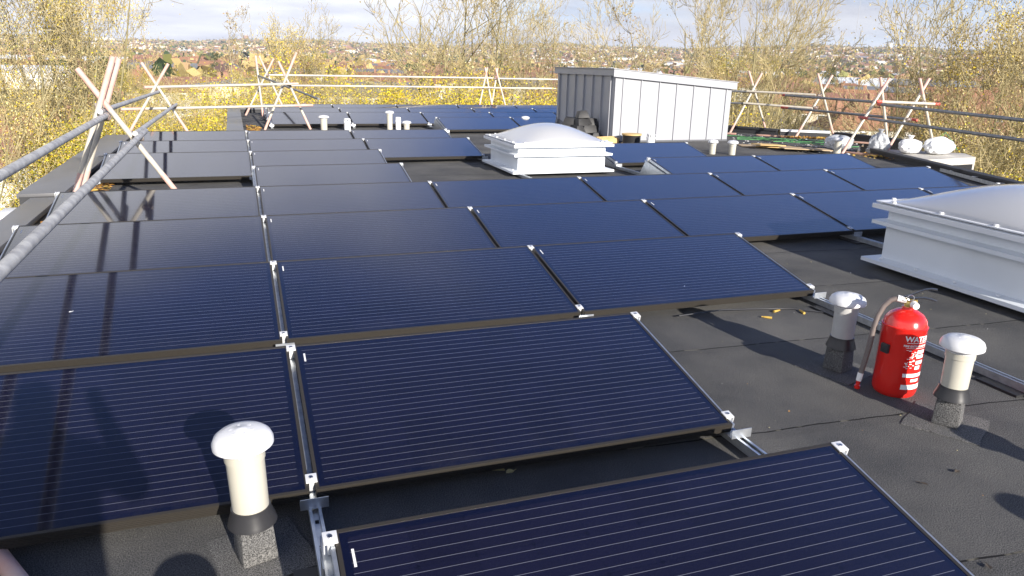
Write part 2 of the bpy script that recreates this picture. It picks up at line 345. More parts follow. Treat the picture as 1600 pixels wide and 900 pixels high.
# parapets
def capseg(a, b, wdt, z0, z1, side, m=PARA, name='parapet_coping', lip=.03):
    a, b = Vector((*a, 0)), Vector((*b, 0)); d = (b-a).normalized(); n = Vector((-d.y, d.x, 0))*side
    p = [a, b, b+n*wdt, a+n*wdt]
    if side < 0: p = p[::-1]
    return prism([(q.x, q.y) for q in p], z0, z1)
def parapet(label, a, b, wdt, h, side, seams=(), capm=PARA, group='roof edge parapets'):
    mid = (Vector((*a, 0))+Vector((*b, 0)))/2
    e = empty('parapet', (mid.x, mid.y, 0), label=label, cat='parapet', group=group)
    A = (a[0]-mid.x, a[1]-mid.y); B = (b[0]-mid.x, b[1]-mid.y)
    d = Vector((B[0]-A[0], B[1]-A[1], 0)); ln = d.length; d.normalize(); n = Vector((-d.y, d.x, 0))*side
    A2 = (A[0]+n.x*.02, A[1]+n.y*.02); B2 = (B[0]+n.x*.02, B[1]+n.y*.02)
    capseg(A2, B2, wdt-.04, -.45, h-.03, side).build('upstand', PARAD, e)
    k = max(1, int(ln/2.4))
    for i in range(k):                       # coping in pressed lengths with a joint strap between
        s0, s1 = i/k, (i+1)/k
        P0 = (A[0]+(B[0]-A[0])*s0+d.x*.004, A[1]+(B[1]-A[1])*s0+d.y*.004); P1 = (A[0]+(B[0]-A[0])*s1-d.x*.004, A[1]+(B[1]-A[1])*s1-d.y*.004)
        capseg(P0, P1, wdt, h-.045, h, side).build('coping', capm, e, bevel=.006)
        if i:
            Q0 = (P0[0]-d.x*.05, P0[1]-d.y*.05); Q1 = (P0[0]+d.x*.04, P0[1]+d.y*.04)
            capseg(Q0, Q1, wdt+.004, h-.04, h+.004, side).build('joint_strap', capm, e)
    return e
parapet('grey metal coping along the near left roof edge beside the first panels', (-1.78, -5.4), (-1.78, 7.25), .24, .14, 1)
parapet('wider grey coping with fallen leaves along its foot, far left roof edge', (-1.78, 7.45), (-1.78, 13.3), .40, .145, 1)
parapet('coping crossing behind the ninth panel row at the left step in the roof', (-1.78, 13.3), (-.32, 13.3), .34, .14, 1)
parapet('dark coping with a tall side running back beside the rear panel rows', (-.02, 13.35), (-.02, 20.5), .30, .14, 1)
parapet('coping closing the roof at the very back behind the last panel row', (-.3, 20.5), (9.2, 20.5), .28, .12, 1)
parapet('black upstand on the right edge from big skylight to the bags', (7.95, 2.0), (10.55, 9.9), .16, .12, -1, capm=PARAD)
parapet('short black upstand behind the debris right of the metal plant hut', (10.5, 14.5), (11.25, 13.35), .16, .14, 1, capm=PARAD)
parapet('pale capped upstand between the two far right scaffold frames', (11.3, 13.3), (12.2, 12.75), .16, .14, 1, capm=UPVC)
parapet('black upstand behind the bags and the right scaffold frame', (12.25, 12.7), (12.62, 10.75), .16, .13, 1, capm=PARAD)
# stepped end of the near left parapet: pale block and timber boards below
st = empty('gutter_outlet', (-2.2, 7.4, -.25), label='pale rendered corner block stepping out below the left coping', cat='gutter box')
MB().box(-.12, .12, -.28, .16, -.4, .25).build('block', UPVC, st, bevel=.01)
MB().box(-.30, .02, -.50, -.29, -.45, .05).build('lower_block', WALLREND, st, bevel=.01)
# the small balcony slab outside the right edge
sl_ = empty('canopy_slab', (11.7, 9.5, 0), label='pale flat canopy slab outside the black right upstand under the white bags', cat='canopy')
prism([(-.75, .9), (.60, -.08), (.25, -.60), (-1.1, -.75)], -.30, .055).build('slab', mat('pale_concrete', (.48, .46, .42), .8, noise=(4, (.38, .36, .33), .35, .7), bump=(40, .2, .004)), sl_, bevel=.01)
prism([(-.45, -.715), (.15, -.645), (.15, -.63), (-.45, -.70)], -.22, -.06).build('recess_shade', DARKSLOT, sl_)  # dark plate on the slab face, its colour standing for a hollow's shade
# ================================================================== SOLAR PANELS
Y0 = [0, 1.421, 2.897, 4.344, 5.783, 7.215, 8.643, 10.08, 11.517]
def make_panel():
    root = empty('solar_panel')
    gl = MB().box(.012, PW-.012, .012, PD-.012, -.006, -.0015).build('glass', PV, root, loc=(0, 0, ZLOW), rot=(TILT, 0, 0))
    fr = MB(); t = .012
    fr.box(0, PW, 0, t, -FH, 0); fr.box(0, PW, PD-t, PD, -FH, 0); fr.box(0, t, t, PD-t, -FH, 0); fr.box(PW-t, PW, t, PD-t, -FH, 0)
    for i in range(5): fr.box(.001, PW-.001, -.0022, 0.001, -.0345+i*.0072, -.0315+i*.0072)
    fr.build('frame', BLACKFR, root, loc=(0, 0, ZLOW), rot=(TILT, 0, 0))
    MB().box(.014, PW-.014, .014, PD-.014, -.010, -.0065).build('backsheet', DARKSLOT, root, loc=(0, 0, ZLOW), rot=(TILT, 0, 0))
    MB().box(.036, .043, PD-.135, PD-.075, -.0012, -.0004).build('barcode_label', LABEL, root, loc=(0, 0, ZLOW), rot=(TILT, 0, 0))
    return root
P0 = make_panel(); pch = kids(P0); CH[P0.name] = pch
layout = []
rows = {0: [0], 1: [-1, 0], 2: [-1, 0, 1], 3: [-1, 0, 1, 2, 3, 4], 4: [-1, 0, 1, 2, 3, 4], 5: [0, 3, 4], 6: [-1, 0, 3], 7: [-1, 0, 1], 8: [-1, 0, 1]}
near = {(0, 0): 'cut by the bottom edge of the photo', (1, -1): 'behind the front white vent pipe', }
rown = {}
for r, ks in rows.items():
    for i, k in enumerate(ks):
        y = Y0[r]+(.32 if (r, k) == (6, 3) else 0)
        layout.append((k*PITCH_X+GAP/2, y, r, i, len(ks)))
BX = .55
BR = {9: (14.35, [2, 3]), 10: (15.86, [0, 1, 2, 3, 4]), 11: (17.33, [0, 1, 2, 3, 4]), 12: (18.78, [0, 1, 2, 3, 4])}
for r, (y, ks) in BR.items():
    for i, k in enumerate(ks): layout.append((BX+k*PITCH_X+GAP/2, y, r, i, len(ks)))
for n, (x, y, r, i, tot) in enumerate(layout):
    o = P0 if n == 0 else copy_tree(P0, ch=pch)
    o.location = (x, y, 0); o.rotation_euler = (0, 0, random.uniform(-.0012, .0012))
    pos = 'only panel' if tot == 1 else ORD[i]+' panel from the left'
    rr = ORD[r]+' row from the front'
    tag(o, 'navy solar panel, %s, %s' % (pos.replace(' panel', ''), rr), 'solar panel', 'tilted solar panels on the flat roof')
def extra_label(o_n, lab): pass
# white sticker on the frame edge of the middle third-row panel
# ---- mounting rails with row brackets and clamps
def make_rail(k, x, y0, y1, rws, label, extend=True):
    e = empty('mounting_rail', (x, y0, 0), label=label, cat='mounting rail', group='aluminium mounting rails under the panels')
    L_ = y1-y0; m = MB(); m.box(-.02, .02, 0, L_, .012, .016); m.box(-.02, -.0165, 0, L_, .016, .05); m.box(.0165, .02, 0, L_, .016, .05)
    m.box(-.0163, -.010, 0, L_, .046, .05); m.box(.010, .0163, 0, L_, .046, .05); m.box(-.0098, .0098, 0, L_, .036, .039)
    m.build('channel', ALU, e)
    s = MB(); yy = .08
    while yy < L_-.05: s.box(-.006, .006, yy, yy+.018, .0392, .0402); yy += .14
    s.build('slot_shade', DARKSLOT, e)  # holes are not cut: dark boxes give the shade inside each slot
    f = MB(); yy = .3
    while yy < L_: f.box(-.09, .09, yy, yy+.22, 0.001, .0118); yy += 1.2
    f.build('rubber_mat', RUBBER, e)
    proto = None
    for (r, yr, le, ri) in rws:              # one bracket per row: front plate, sloped arm, rear post; two clamps
        yb = yr-y0; b = MB()
        b.box(-.046, .046, yb-.05, yb-.047, .050, .088); b.box(-.046, .046, yb-.047, yb-.0, .0515, .054)
        T = Matrix.Translation((0, yb, ZLOW)) @ Matrix.Rotation(TILT, 4, 'X')
        x0, x1 = -.0215, .0215
        b.box(x0, x1, -.005, PD+.03, -FH-.022, -FH-.002, mat=T)
        zt = ZLOW+math.sin(TILT)*PD; yt = yb+math.cos(TILT)*PD
        if le and not ri: b.box(-.0095, .001, .0, PD-.002, -.034, -.004, mat=T)
        if ri and not le: b.box(-.001, .0095, .0, PD-.002, -.034, -.004, mat=T)
        b.box(-.024, .024, yt+.012, yt+.016, .03, zt-.055); b.box(-.024, -.021, yt-.06, yt+.016, .03, zt-.07); b.box(.021, .024, yt-.06, yt+.016, .03, zt-.07)
        br = b.build('bracket', ALU, e)
        for t in (.055, PD-.028):
            c = MB(); c.box(-.019, .019, t-.022, t+.022, .0015, .006, mat=T); c.box(-.0085, .0085, t-.018, t+.018, -FH, .0015, mat=T)
            if le and not ri: c.box(.0155, .019, t-.022, t+.022, -.03, .0015, mat=T)
            if ri and not le: c.box(-.019, -.0155, t-.022, t+.022, -.03, .0015, mat=T)
            co = c.build('clamp', ALUW, e, bevel=.0012)
            q = MB(); q.tube(T @ Vector((0, t, .006)), T @ Vector((0, t, .011)), .0065, n=10); q.build('bolt', STEEL, co)
    return e
def rail_rows(k):
    out = []
    for r, ks in rows.items():
        le, ri = (k-1) in ks, k in ks
        if le or ri: out.append((r, Y0[r]+(.32 if (r == 6 and k in (3, 4)) else 0), le, ri))
    return out
place = {-1: 'at the outer left ends of the panel rows beside the parapet', 0: 'running from the bottom edge through the first joint of all near rows',
         1: 'with a white end plate at the right end of the second row', 2: 'running on right past the fire extinguisher and vent pipes', 3: 'ending beside the black gap before the big skylight',
         4: 'under the second joint from right of the fifth row', 5: 'at the far right ends of the fourth and fifth rows'}
spans = {-1: (1.3, 12.5), 0: (-.6, 12.5), 1: (-.6, 12.5), 2: (-2.5, 12.5), 3: (3.9, 10.2), 4: (4.2, 10.2), 5: (4.2, 8.3)}
for k in range(-1, 6):
    make_rail(k, k*PITCH_X, *spans[k], rail_rows(k), 'galvanised channel rail '+place[k])
for k in range(0, 6):
    rws = []
    for r, (y, ks) in BR.items():
        le, ri = (k-1) in ks, k in ks
        if le or ri: rws.append((r, y, le, ri))
    y_0 = min(q[1] for q in rws)-.15
    make_rail(k, BX+k*PITCH_X, y_0, 19.8, rws, 'channel rail under the rear panel rows, %s from the left' % ORD[k])
# triangular side plates on two open row ends
def side_plate(x, y, label):
    T = ZLOW+math.sin(TILT)*PD
    m = MB(); a = [(0, .02, .02), (0, .02, .05), (0, math.cos(TILT)*PD, T-.045), (0, math.cos(TILT)*PD+.16, .02)]
    m.add(a+[(p[0]+.003, p[1], p[2]) for p in a], [(0, 1, 2, 3), (7, 6, 5, 4), (0, 4, 5, 1), (1, 5, 6, 2), (2, 6, 7, 3), (3, 7, 4, 0)])
    o = m.build('wind_plate', ALU); o.location = (x, y, 0); tag(o, label, 'wind plate', 'triangular wind plates')
side_plate(3*PITCH_X-.03, Y0[5], 'triangular metal plate closing the open left end beside the small skylight')
side_plate(3*PITCH_X-.03, Y0[6]+.32, 'triangular metal plate left of the panel before the plant hut')
side_plate(BX+2*PITCH_X-.03, BR[9][0], 'silver wind plate at the left end of the short rear row')
# loose strap with yellow connector ends near the third row's right bracket
def cable(pts, r, m, name, label, cat, grp=None):
    o = MB().path(pts, r, 6).build(name, m, smooth=True); tag(o, label, cat, grp); return o
cable([(2.3, 2.86, .02), (2.6, 2.85, .035), (2.9, 2.87, .008), (3.1, 2.82, .008), (3.25, 2.70, .008)], .004, BLKPL, 'cable', 'thin black cable with pale plugs lying below the third row', 'cable')
cable([(1.70, 1.75, .006), (1.58, 1.9, .006), (1.45, 2.02, .006), (1.30, 2.05, .006)], .004, BLKPL, 'cable', 'black cable loop under the right end of the second row', 'cable')
for i, (x, y, lab) in enumerate([(2.95, 2.80, 'pale yellow cable plug left of its twin on the felt'), (3.12, 2.72, 'pale yellow cable plug nearest the rail end'), (2.86, 2.70, 'small pale plug lying apart in front of the others')]):
    t = MB(); t.tube((0, 0, .008), (.045, .012, .008), .008, .006, 8); t.tube((.045, .012, .008), (.06, .016, .008), .004, n=8); o = t.build('cable_plug', LEAFY, smooth=True); o.location = (x, y, 0); o.rotation_euler.z = i*1.1
    tag(o, lab, 'plug', 'loose cable plugs')
# ================================================================== VENT PIPES
def make_vent(loc, label, pipe=BEIGE, H=.42, s=1.0, base=True, seed=0, lean=(0, 0)):
    e = empty('vent_pipe', (loc[0], loc[1], 0), label=label, cat='vent pipe', group='capped vent pipes on the roof')
    e.rotation_euler = (lean[0], lean[1], {1: .25, 2: .55, 3: .3}.get(seed, .4)); e.scale = (s, s, 1)
    zb = .135 if base else .0
    if base:
        b = MB(); h = .043
        b.add([(-h-.012, -h-.012, .003), (h+.012, -h-.012, .003), (h+.012, h+.012, .003), (-h-.012, h+.012, .003), (-h-.006, -h-.006, zb+.0), (h+.006, -h-.006, zb+.0), (h+.006, h+.006, zb+.0), (-h-.006, h+.006, zb+.0)], [(0, 3, 2, 1), (4, 5, 6, 7), (0, 1, 5, 4), (1, 2, 6, 5), (2, 3, 7, 6), (3, 0, 4, 7)])
        b.build('felt_wrap', FELT2, e, bevel=.012)
        random.seed(seed+3); q = []
        for i in range(24):
            a = 2*math.pi*i/24; rr = .15/max(abs(math.cos(a)), abs(math.sin(a)))*random.uniform(.97, 1.03); q.append((rr*math.cos(a), rr*math.sin(a)))
        prism(q, .0005, .0035).build('felt_patch', FELT2, e)
        c = MB(); c.lathe([(.052, zb+.045), (.058, zb+.045), (.060, zb+.03), (.070, zb+.002), (.073, zb-.010), (.069, zb-.010), (.056, zb+.02)], 28); c.build('rubber_collar', BLKPL, e, smooth=True)
    p = MB(); p.lathe([(.053, zb-.0), (.055, H-.11), (.055, H-.10), (.0585, H-.098), (.0585, H-.052), (.05, H-.05)], 32); p.build('pipe', pipe, e, smooth=True)
    c = MB(); c.lathe([(.0, H+.001), (.012, H), (.018, H-.003), (.042, H-.005), (.066, H-.011), (.080, H-.022), (.087, H-.038), (.087, H-.052), (.080, H-.058), (.060, H-.056), (.058, H-.075), (.054, H-.075), (.0, H-.06)], 40)
    for k in range(6):
        a = k*math.pi/3; c.box(-.004, .004, .018, .034, H-.008, H-.0035, mat=Matrix.Rotation(a, 4, 'Z'))
    c.build('cap', WHITEPL, e, smooth=True)
    return e
make_vent((-.19, 1.245), 'white capped vent pipe nearest the camera, in front of the lower left panel', H=.44, seed=1, lean=(0, -.03))
make_vent((2.70, 1.30), 'vent pipe with rough felt base standing right of the fire extinguisher', H=.41, seed=2)
make_vent((2.675, 1.94), 'shaded grey vent pipe standing left behind the fire extinguisher', pipe=GREYPIPE, H=.41, seed=3)
make_vent((-.17, .12), 'vent pipe out of view at the photographer\'s feet whose cap casts a round shadow', H=.44, seed=4)
make_vent((2.93, .16), 'vent pipe out of view to the right of the felt base vent', H=.41, seed=5)
make_vent((2.62, -.35), 'vent pipe out of view nearest the right lower corner', H=.42, seed=6)
make_vent((1.56, 15.38), 'flat capped vent pipe leftmost before the rear panel rows', H=.31, base=False, s=1.25, seed=1)
make_vent((2.93, 15.42), 'tallest capped vent pipe in the middle of the rear gap', H=.40, base=False, s=1.1, seed=2)
make_vent((3.27, 15.30), 'short wide capped vent pipe right of the tallest rear vent', H=.20, base=False, s=1.1, seed=3)
make_vent((5.92, 15.2), 'capped vent pipe rising behind the small skylight dome', H=.30, base=False, s=1.1, seed=4)
make_vent((7.62, 10.45), 'left of the two close capped vents before the plant hut corner', H=.25, base=False, s=1.0, seed=5)
make_vent((7.92, 10.3), 'right of the two close capped vents before the plant hut corner', H=.25, base=False, s=1.05, seed=6)
make_vent((9.83, 9.9), 'capped vent pipe beside the foot of the right scaffold frame', H=.32, base=False, s=1.1, seed=7)
def open_vent(x, y, H, r, label):
    e = empty('vent_outlet', (x, y, 0), label=label, cat='vent outlet', group='slotted vent outlets')
    MB().lathe([(r*.9, 0), (r*.9, H*.62), (r, H*.63), (r, H*.72), (r*.85, H*.72)], 20).build('pipe', UPVC, e, smooth=True)
    m = MB()
    for k in range(10):
        a = 2*math.pi*k/10; m.box(r*.72, r*.88, -.008, .008, H*.70, H*.92, mat=Matrix.Rotation(a, 4, 'Z'))
    m.build('slotted_ring', UPVC, e); MB().lathe([(0, H), (r*.7, H), (r*.92, H-.012), (r*.92, H*.90), (0, H*.90)], 20).build('top', UPVC, e, smooth=True)
open_vent(2.04, 15.42, .24, .075, 'slotted grey outlet right of the leftmost rear vent')
open_vent(3.10, 15.36, .27, .062, 'slotted outlet touching the tallest rear vent')
open_vent(7.05, 11.6, .25, .085, 'white slotted outlet before the sunlit hut cladding')
# ================================================================== SKYLIGHTS
def skylight(x0, y0, wx, wy, zc, label):
    e = empty('skylight', (x0, y0, 0), label=label, cat='skylight')
    def ring(ox, z0, z1, t=.1): # protruding flange with sloped top
        m = MB(); a = -ox; b0, b1 = wx+ox, wy+ox
        v = [(a, a, z0), (b0, a, z0), (b0, b1, z0), (a, b1, z0), (a, a, z1-.012), (b0, a, z1-.012), (b0, b1, z1-.012), (a, b1, z1-.012), (0, 0, z1), (wx, 0, z1), (wx, wy, z1), (0, wy, z1)]
        return m.add(v, [(0, 3, 2, 1), (0, 1, 5, 4), (1, 2, 6, 5), (2, 3, 7, 6), (3, 0, 4, 7), (4, 5, 9, 8), (5, 6, 10, 9), (6, 7, 11, 10), (7, 4, 8, 11), (8, 9, 10, 11)])
    MB().box(.03, wx-.03, .03, wy-.03, .001, .05).build('felt_kerb', PARAD, e)
    ring(.10, .045, .085).build('base_flange', CURB, e)
    MB().box(0, wx, 0, wy, .08, zc-.04).build('curb_wall', CURB, e, bevel=.006)
    ring(.075, zc-.165, zc-.125).build('middle_flange', CURB, e)
    ring(.085, zc-.045, zc).build('top_frame', UPVC, e)
    n = 30; m = MB(); V = []; F = []; Hh = .215
    for j in range(n+1):
        for i in range(n+1):
            u = i/n*2-1; v = j/n*2-1
            h = (math.cos(u*math.pi/2)**.8)*(math.cos(v*math.pi/2)**.8) if abs(u) < 1 and abs(v) < 1 else 0
            V.append((wx/2+u*(wx/2+.05), wy/2+v*(wy/2+.05), zc+.006+Hh*h))
    for j in range(n):
        for i in range(n):
            a = j*(n+1)+i; F.append((a, a+1, a+n+2, a+n+1))
    m.add(V, F); d = m.build('dome', DOME, e, smooth=True)
    sm = d.modifiers.new('thick', 'SOLIDIFY'); sm.thickness = .005; sm.offset = -1
    rim = MB()
    a, b0, b1 = -.07, wx+.07, wy+.07
    rim.box(a, b0, a, .0, zc+.002, zc+.012); rim.box(a, b0, wy, b1, zc+.002, zc+.012); rim.box(a, .0, 0.001, wy-.001, zc+.002, zc+.012); rim.box(wx, b0, 0.001, wy-.001, zc+.002, zc+.012)
    rim.build('dome_rim', UPVC, e, bevel=.003)
    for i in range(4):
        t = .08+i*(wx-.16)/3; tt = .08+i*(wy-.16)/3
        for (px, py) in ((t, -.045), (t, wy+.045), (-.045, tt), (wx+.045, tt)):
            b = MB(); b.tube((px, py, zc+.010), (px, py, zc+.026), .017, .015, 10); b.build('screw_cap', WHITEPL, e, smooth=True)
    for i in range(5):
        t = .05+i*(wy-.1)/4
        b = MB(); b.tube((-.05, t, .082), (-.05, t, .092), .012, n=8); b.build('fixing', UPVC, e)
    return e
skylight(4.51, 2.10, 1.25, 1.42, .51, 'large white domed skylight cut by the right edge of the photo')
skylight(3.33, 8.57, 1.28, 1.16, .43, 'small white domed skylight in the middle of the roof')
# ================================================================== PLANT HUT
hut = empty('plant_hut', (6.7, 12.5, 0), label='grey standing seam clad plant hut with sloping flat roof behind the small skylight', cat='hut')
HX, HY = 2.63, 2.78
def hz(x, y): return 1.30-.20*x/HX-.02*y/HY
m = MB(); m.add([(0, 0, 0), (HX, 0, 0), (HX, HY, 0), (0, HY, 0), (0, 0, hz(0, 0)), (HX, 0, hz(HX, 0)), (HX, HY, hz(HX, HY)), (0, HY, hz(0, HY))], [(0, 3, 2, 1), (4, 5, 6, 7), (0, 1, 5, 4), (1, 2, 6, 5), (2, 3, 7, 6), (3, 0, 4, 7)])
m.build('cladding', CLAD, hut)
FR = CLAD
xs = [0.02, .25+.0, .72, 1.13, 1.53, 1.93, 2.30, 2.62]
xs = [0.0, .17, .56, .96, 1.35, 1.74, 2.13, 2.50, 2.63]
for i in range(len(xs)-1):
    a, b = xs[i]+.004, xs[i+1]-.004
    q = MB(); z1 = min(hz(a, 0), hz(b, 0))-.02
    q.add([(a, -.022, .03), (b, -.022, .03), (b, -.004, .03), (a, -.004, .03), (a, -.022, hz(a, 0)-.02), (b, -.022, hz(b, 0)-.02), (b, -.004, hz(b, 0)-.02), (a, -.004, hz(a, 0)-.02)], [(0, 3, 2, 1), (4, 5, 6, 7), (0, 1, 5, 4), (1, 2, 6, 5), (2, 3, 7, 6), (3, 0, 4, 7)])
    q.build('front_sheet', FR, hut)
    if i: 
        MB().box(xs[i]-.009, xs[i]+.009, -.045, -.003, .03, hz(xs[i], 0)-.03).build('front_seam', CLAD, hut)
for yy in (.12, .52, .93, 1.35, 1.78, 2.2, 2.62):
    MB().box(-.035, .0, yy-.014, yy+.014, .02, hz(0, yy)-.03).build('side_seam', CLAD, hut)
    MB().box(HX, HX+.03, yy-.012, yy+.012, .02, hz(HX, yy)-.03).build('side_seam', CLAD, hut)
def slab(x0, x1, y0, y1, dz0, dz1):
    return MB().add([(x, y, hz(x, y)+d) for d in (dz0, dz1) for x, y in ((x0, y0), (x1, y0), (x1, y1), (x0, y1))], [(0, 3, 2, 1), (4, 5, 6, 7), (0, 1, 5, 4), (1, 2, 6, 5), (2, 3, 7, 6), (3, 0, 4, 7)])
slab(-.06, HX+.06, -.075, HY+.06, -.06, .06).build('roof_slab', CLAD, hut)
slab(-.07, HX+.07, -.088, -.0755, -.075, .055).build('fascia', FR, hut); slab(-.09, HX+.09, -.105, HY+.09, .062, .075).build('roof_sheet', FR, hut)
MB().box(.0, HX, -.03, -.0, .0, .028).build('base_trim', CLADD, hut)
# ================================================================== BALLAST PILE, PALLET, CABLE REEL
def make_block():
    m = MB(); a, b, h = .175, .12, .145
    m.add([(-a, -b, 0), (a, -b, 0), (a, b, 0), (-a, b, 0), (-a*.74, -b*.55, h), (a*.74, -b*.55, h), (a*.74, b*.55, h), (-a*.74, b*.55, h)], [(0, 3, 2, 1), (4, 5, 6, 7), (0, 1, 5, 4), (1, 2, 6, 5), (2, 3, 7, 6), (3, 0, 4, 7)])
    o = m.build('rubber_foot_block', RUBBER, bevel=.008); 
    MB().add([(-.03, -b*.78-.003, .055), (.03, -b*.78-.003, .055), (.012, -b*.66-.003, .087-.005), (-.02, -b*.66-.003, .087-.005)], [(0, 1, 2, 3)]).build('sticker', LABEL, o)
    return o
blk = make_block(); CH[blk.name] = kids(blk); random.seed(11)
bl = [(.0, 0, 0), (.33, .02, 0), (-.33, .05, 0), (.12, .24, 0), (-.2, .26, 0), (.42, .3, 0), (-.45, .3, 0), (.1, .5, 0), (-.25, .52, 0),
      (-.16, .06, 1), (.18, .06, 1), (.0, .3, 1), (.33, .28, 1), (-.33, .3, 1), (.02, .12, 2), (.24, .18, 2), (-.2, .3, 2), (.05, .2, 3)]
cnt = {}
lv = ['on the bottom layer', 'in the second layer', 'in the third layer', 'topmost of the heap']
for n, (x, y, l) in enumerate(bl):
    o = blk if n == 0 else copy_tree(blk)
    o.location = (6.32+x*.78, 13.0+y*.8, .135*l+.002); o.rotation_euler = (random.uniform(-.10, .10)*(l > 0), random.uniform(-.12, .12)*(l > 0), random.uniform(-.5, .5)+(1.4 if n % 4 == 1 else 0))
    if l == 0: o.rotation_euler.x = o.rotation_euler.y = 0
    cnt[l] = cnt.get(l, 0)+1
    tag(o, ('black trapezoid rubber block %s, %s counted from the heap middle' % (lv[l], ORD[cnt[l]-1])) if l < 3 else 'black trapezoid rubber block topmost of the heap by the hut', 'rubber block', 'heap of black rubber support blocks')
pal = empty('wooden_offcut', (6.52, 12.32, 0), .25, 'pale timber offcuts lying between block heap and cable reel', 'timber')
for i in range(3): MB().box(-.22, .22, -.09+i*.065, -.035+i*.065, .0+.001, .10+.012*i).build('plank', WOOD, pal, bevel=.004)
re_ = empty('cable_reel', (6.92, 12.10, 0), 0, 'black cable reel with pale wooden top flange before the hut', 'cable reel')
MB().tube((0, 0, .001), (0, 0, .025), .19, n=28).build('bottom_flange', WOOD, re_); MB().tube((0, 0, .175), (0, 0, .20), .19, n=28).build('top_flange', WOOD, re_)
m = MB()
for i in range(8): m.lathe([(.165, .026+i*.0185), (.176, .032+i*.0185), (.165, .0435+i*.0185)], 28)
m.lathe([(.1, .026), (.166, .026), (.166, .174), (.1, .174)], 28); m.build('wound_cable', RUBBER, re_, smooth=True)
# ================================================================== FIRE EXTINGUISHER
ex = empty('fire_extinguisher', (2.741, 1.64, 0), R_(-49), 'red water fire extinguisher with grey hose standing between two vents', 'fire extinguisher')
r = .099
MB().lathe([(0, .004), (.055, .004), (.085, .0), (.094, .008), (r, .03), (r, .335), (r+.0015, .337), (r+.0015, .343), (r-.003, .345), (.090, .372), (.072, .396), (.045, .412), (.028, .417), (.026, .43), (0, .43)], 48).build('cylinder', RED, ex, smooth=True)
v = MB(); v.tube((0, 0, .425), (0, 0, .455), .02, .018, 16); v.box(-.028, .035, -.014, .014, .443, .468); v.build('valve', BRASS, ex, bevel=.002)
g_ = MB(); g_.tube((.02, -.02, .448), (.033, -.045, .446), .017, .015, 14); g_.build('pressure_gauge', WHITE, ex, smooth=True)
hd = MB()
def strip(pts, wd, th):
    m = MB(); n = len(pts)
    for (x, z) in pts: m.v += [(x, -wd, z), (x, wd, z), (x, wd, z+th), (x, -wd, z+th)]
    for i in range(n-1):
        for k in range(4): m.f.append((i*4+k, i*4+(k+1) % 4, i*4+4+(k+1) % 4, i*4+4+k)); m.m.append(0)
    m.f += [(0, 3, 2, 1), (n*4-4, n*4-3, n*4-2, n*4-1)]; m.m += [0, 0]; return m
strip([(-.02, .462), (.03, .470), (.06, .476), (.09, .474), (.112, .468)], .010, .007).build('carry_handle', BLKPL, ex, bevel=.001)
strip([(-.022, .470), (.0, .480), (.03, .500), (.055, .516), (.08, .524), (.105, .524)], .011, .006).build('squeeze_lever', BLKPL, ex, bevel=.001)
hs = [(-.025, 0, .455), (-.045, -.006, .462), (-.075, -.012, .452), (-.10, -.02, .42), (-.118, -.03, .37), (-.128, -.045, .30), (-.132, -.055, .22), (-.140, -.062, .14), (-.148, -.070, .08)]
MB().path(hs, .0125, 12).build('hose', HOSE, ex, smooth=True)
MB().tube((-.012, 0, .455), (-.05, -.006, .462), .016, n=14).build('hose_fitting', WHITE, ex, smooth=True)
nz = MB(); nz.tube((-.148, -.070, .085), (-.152, -.075, .045), .0135, .0125, 12, mi=0); nz.tube((-.152, -.075, .045), (-.153, -.077, .022), .010, .009, 12, mi=1); nz.tube((-.153, -.077, .022), (-.1535, -.0775, .006), .014, .013, 12, mi=1); nz.build('nozzle', [WHITE, RED], ex)
clp = MB(); clp.box(-.02, .02, -.008, .012, -.022, .022); o = clp.build('hose_clip', BLKPL, ex, bevel=.003)
aC = R_(-128)
o.location = ((r+.004)*math.cos(aC), (r+.004)*math.sin(aC), .235); o.rotation_euler = (0, 0, aC+math.pi/2)
pn = MB(); pn.path([(.005+.014*math.cos(t*.7), -.03+.002*math.sin(t), .478+.014*math.sin(t*.7)) for t in range(10)], .0018, 6); pn.build('safety_pin', STEEL, ex, smooth=True)
# printed label wrapped on the body: fields at angles around the cylinder facing the lower right
def wrap(a0, a1, z0, z1, name, m, rr=r+.0009, n=12):
    q = MB(); V = []
    for i in range(n+1):
        a = R_(a0+(a1-a0)*i/n); V += [(rr*math.cos(a), rr*math.sin(a), z0), (rr*math.cos(a), rr*math.sin(a), z1)]
    q.add(V, [(2*i, 2*i+2, 2*i+3, 2*i+1) for i in range(n)]); return q
def text_wrap(s, a_c, z, size, name):
    cu = bpy.data.curves.new('t', 'FONT'); cu.body = s; cu.size = size; cu.align_x = 'CENTER'; cu.resolution_u = 3; cu.offset = size*.025
    to = bpy.data.objects.new('t', cu); col.objects.link(to); bpy.context.view_layer.update()
    me = bpy.data.meshes.new_from_object(to.evaluated_get(bpy.context.evaluated_depsgraph_get())); bpy.data.objects.remove(to); bpy.data.curves.remove(cu)
    bm = bmesh.new(); bm.from_mesh(me); bmesh.ops.subdivide_edges(bm, edges=[e for e in bm.edges if e.calc_length() > .01], cuts=1)
    for v_ in bm.verts:
        a = R_(a_c)+v_.co.x/(r+.0011); v_.co = Vector(((r+.0011)*math.cos(a), (r+.0011)*math.sin(a), z+v_.co.y))
    bm.to_mesh(me); bm.free(); me.materials.append(WHITE); o = bpy.data.objects.new(name, me); col.objects.link(o); o.parent = ex; return o
AC = -52
text_wrap('WATER', AC+5, .288, .036, 'lettering'); 
text_wrap('FIRE EXTINGUISHER', AC+3, .262, .0135, 'lettering')
lb = MB()
for (a0, a1, z0, z1) in ((-24, 40, .280, .2825), (-24, 40, .255, .257)): 
    q = wrap(AC+a0, AC+a1, z0, z1, '', WHITE); lb.add(q.v, q.f)
for i, (z0, z1) in enumerate([(.228, .246), (.205, .222), (.176, .194)]): 
    q = wrap(AC+8, AC+34, z0, z1, '', WHITE); lb.add(q.v, q.f)
random.seed(3)
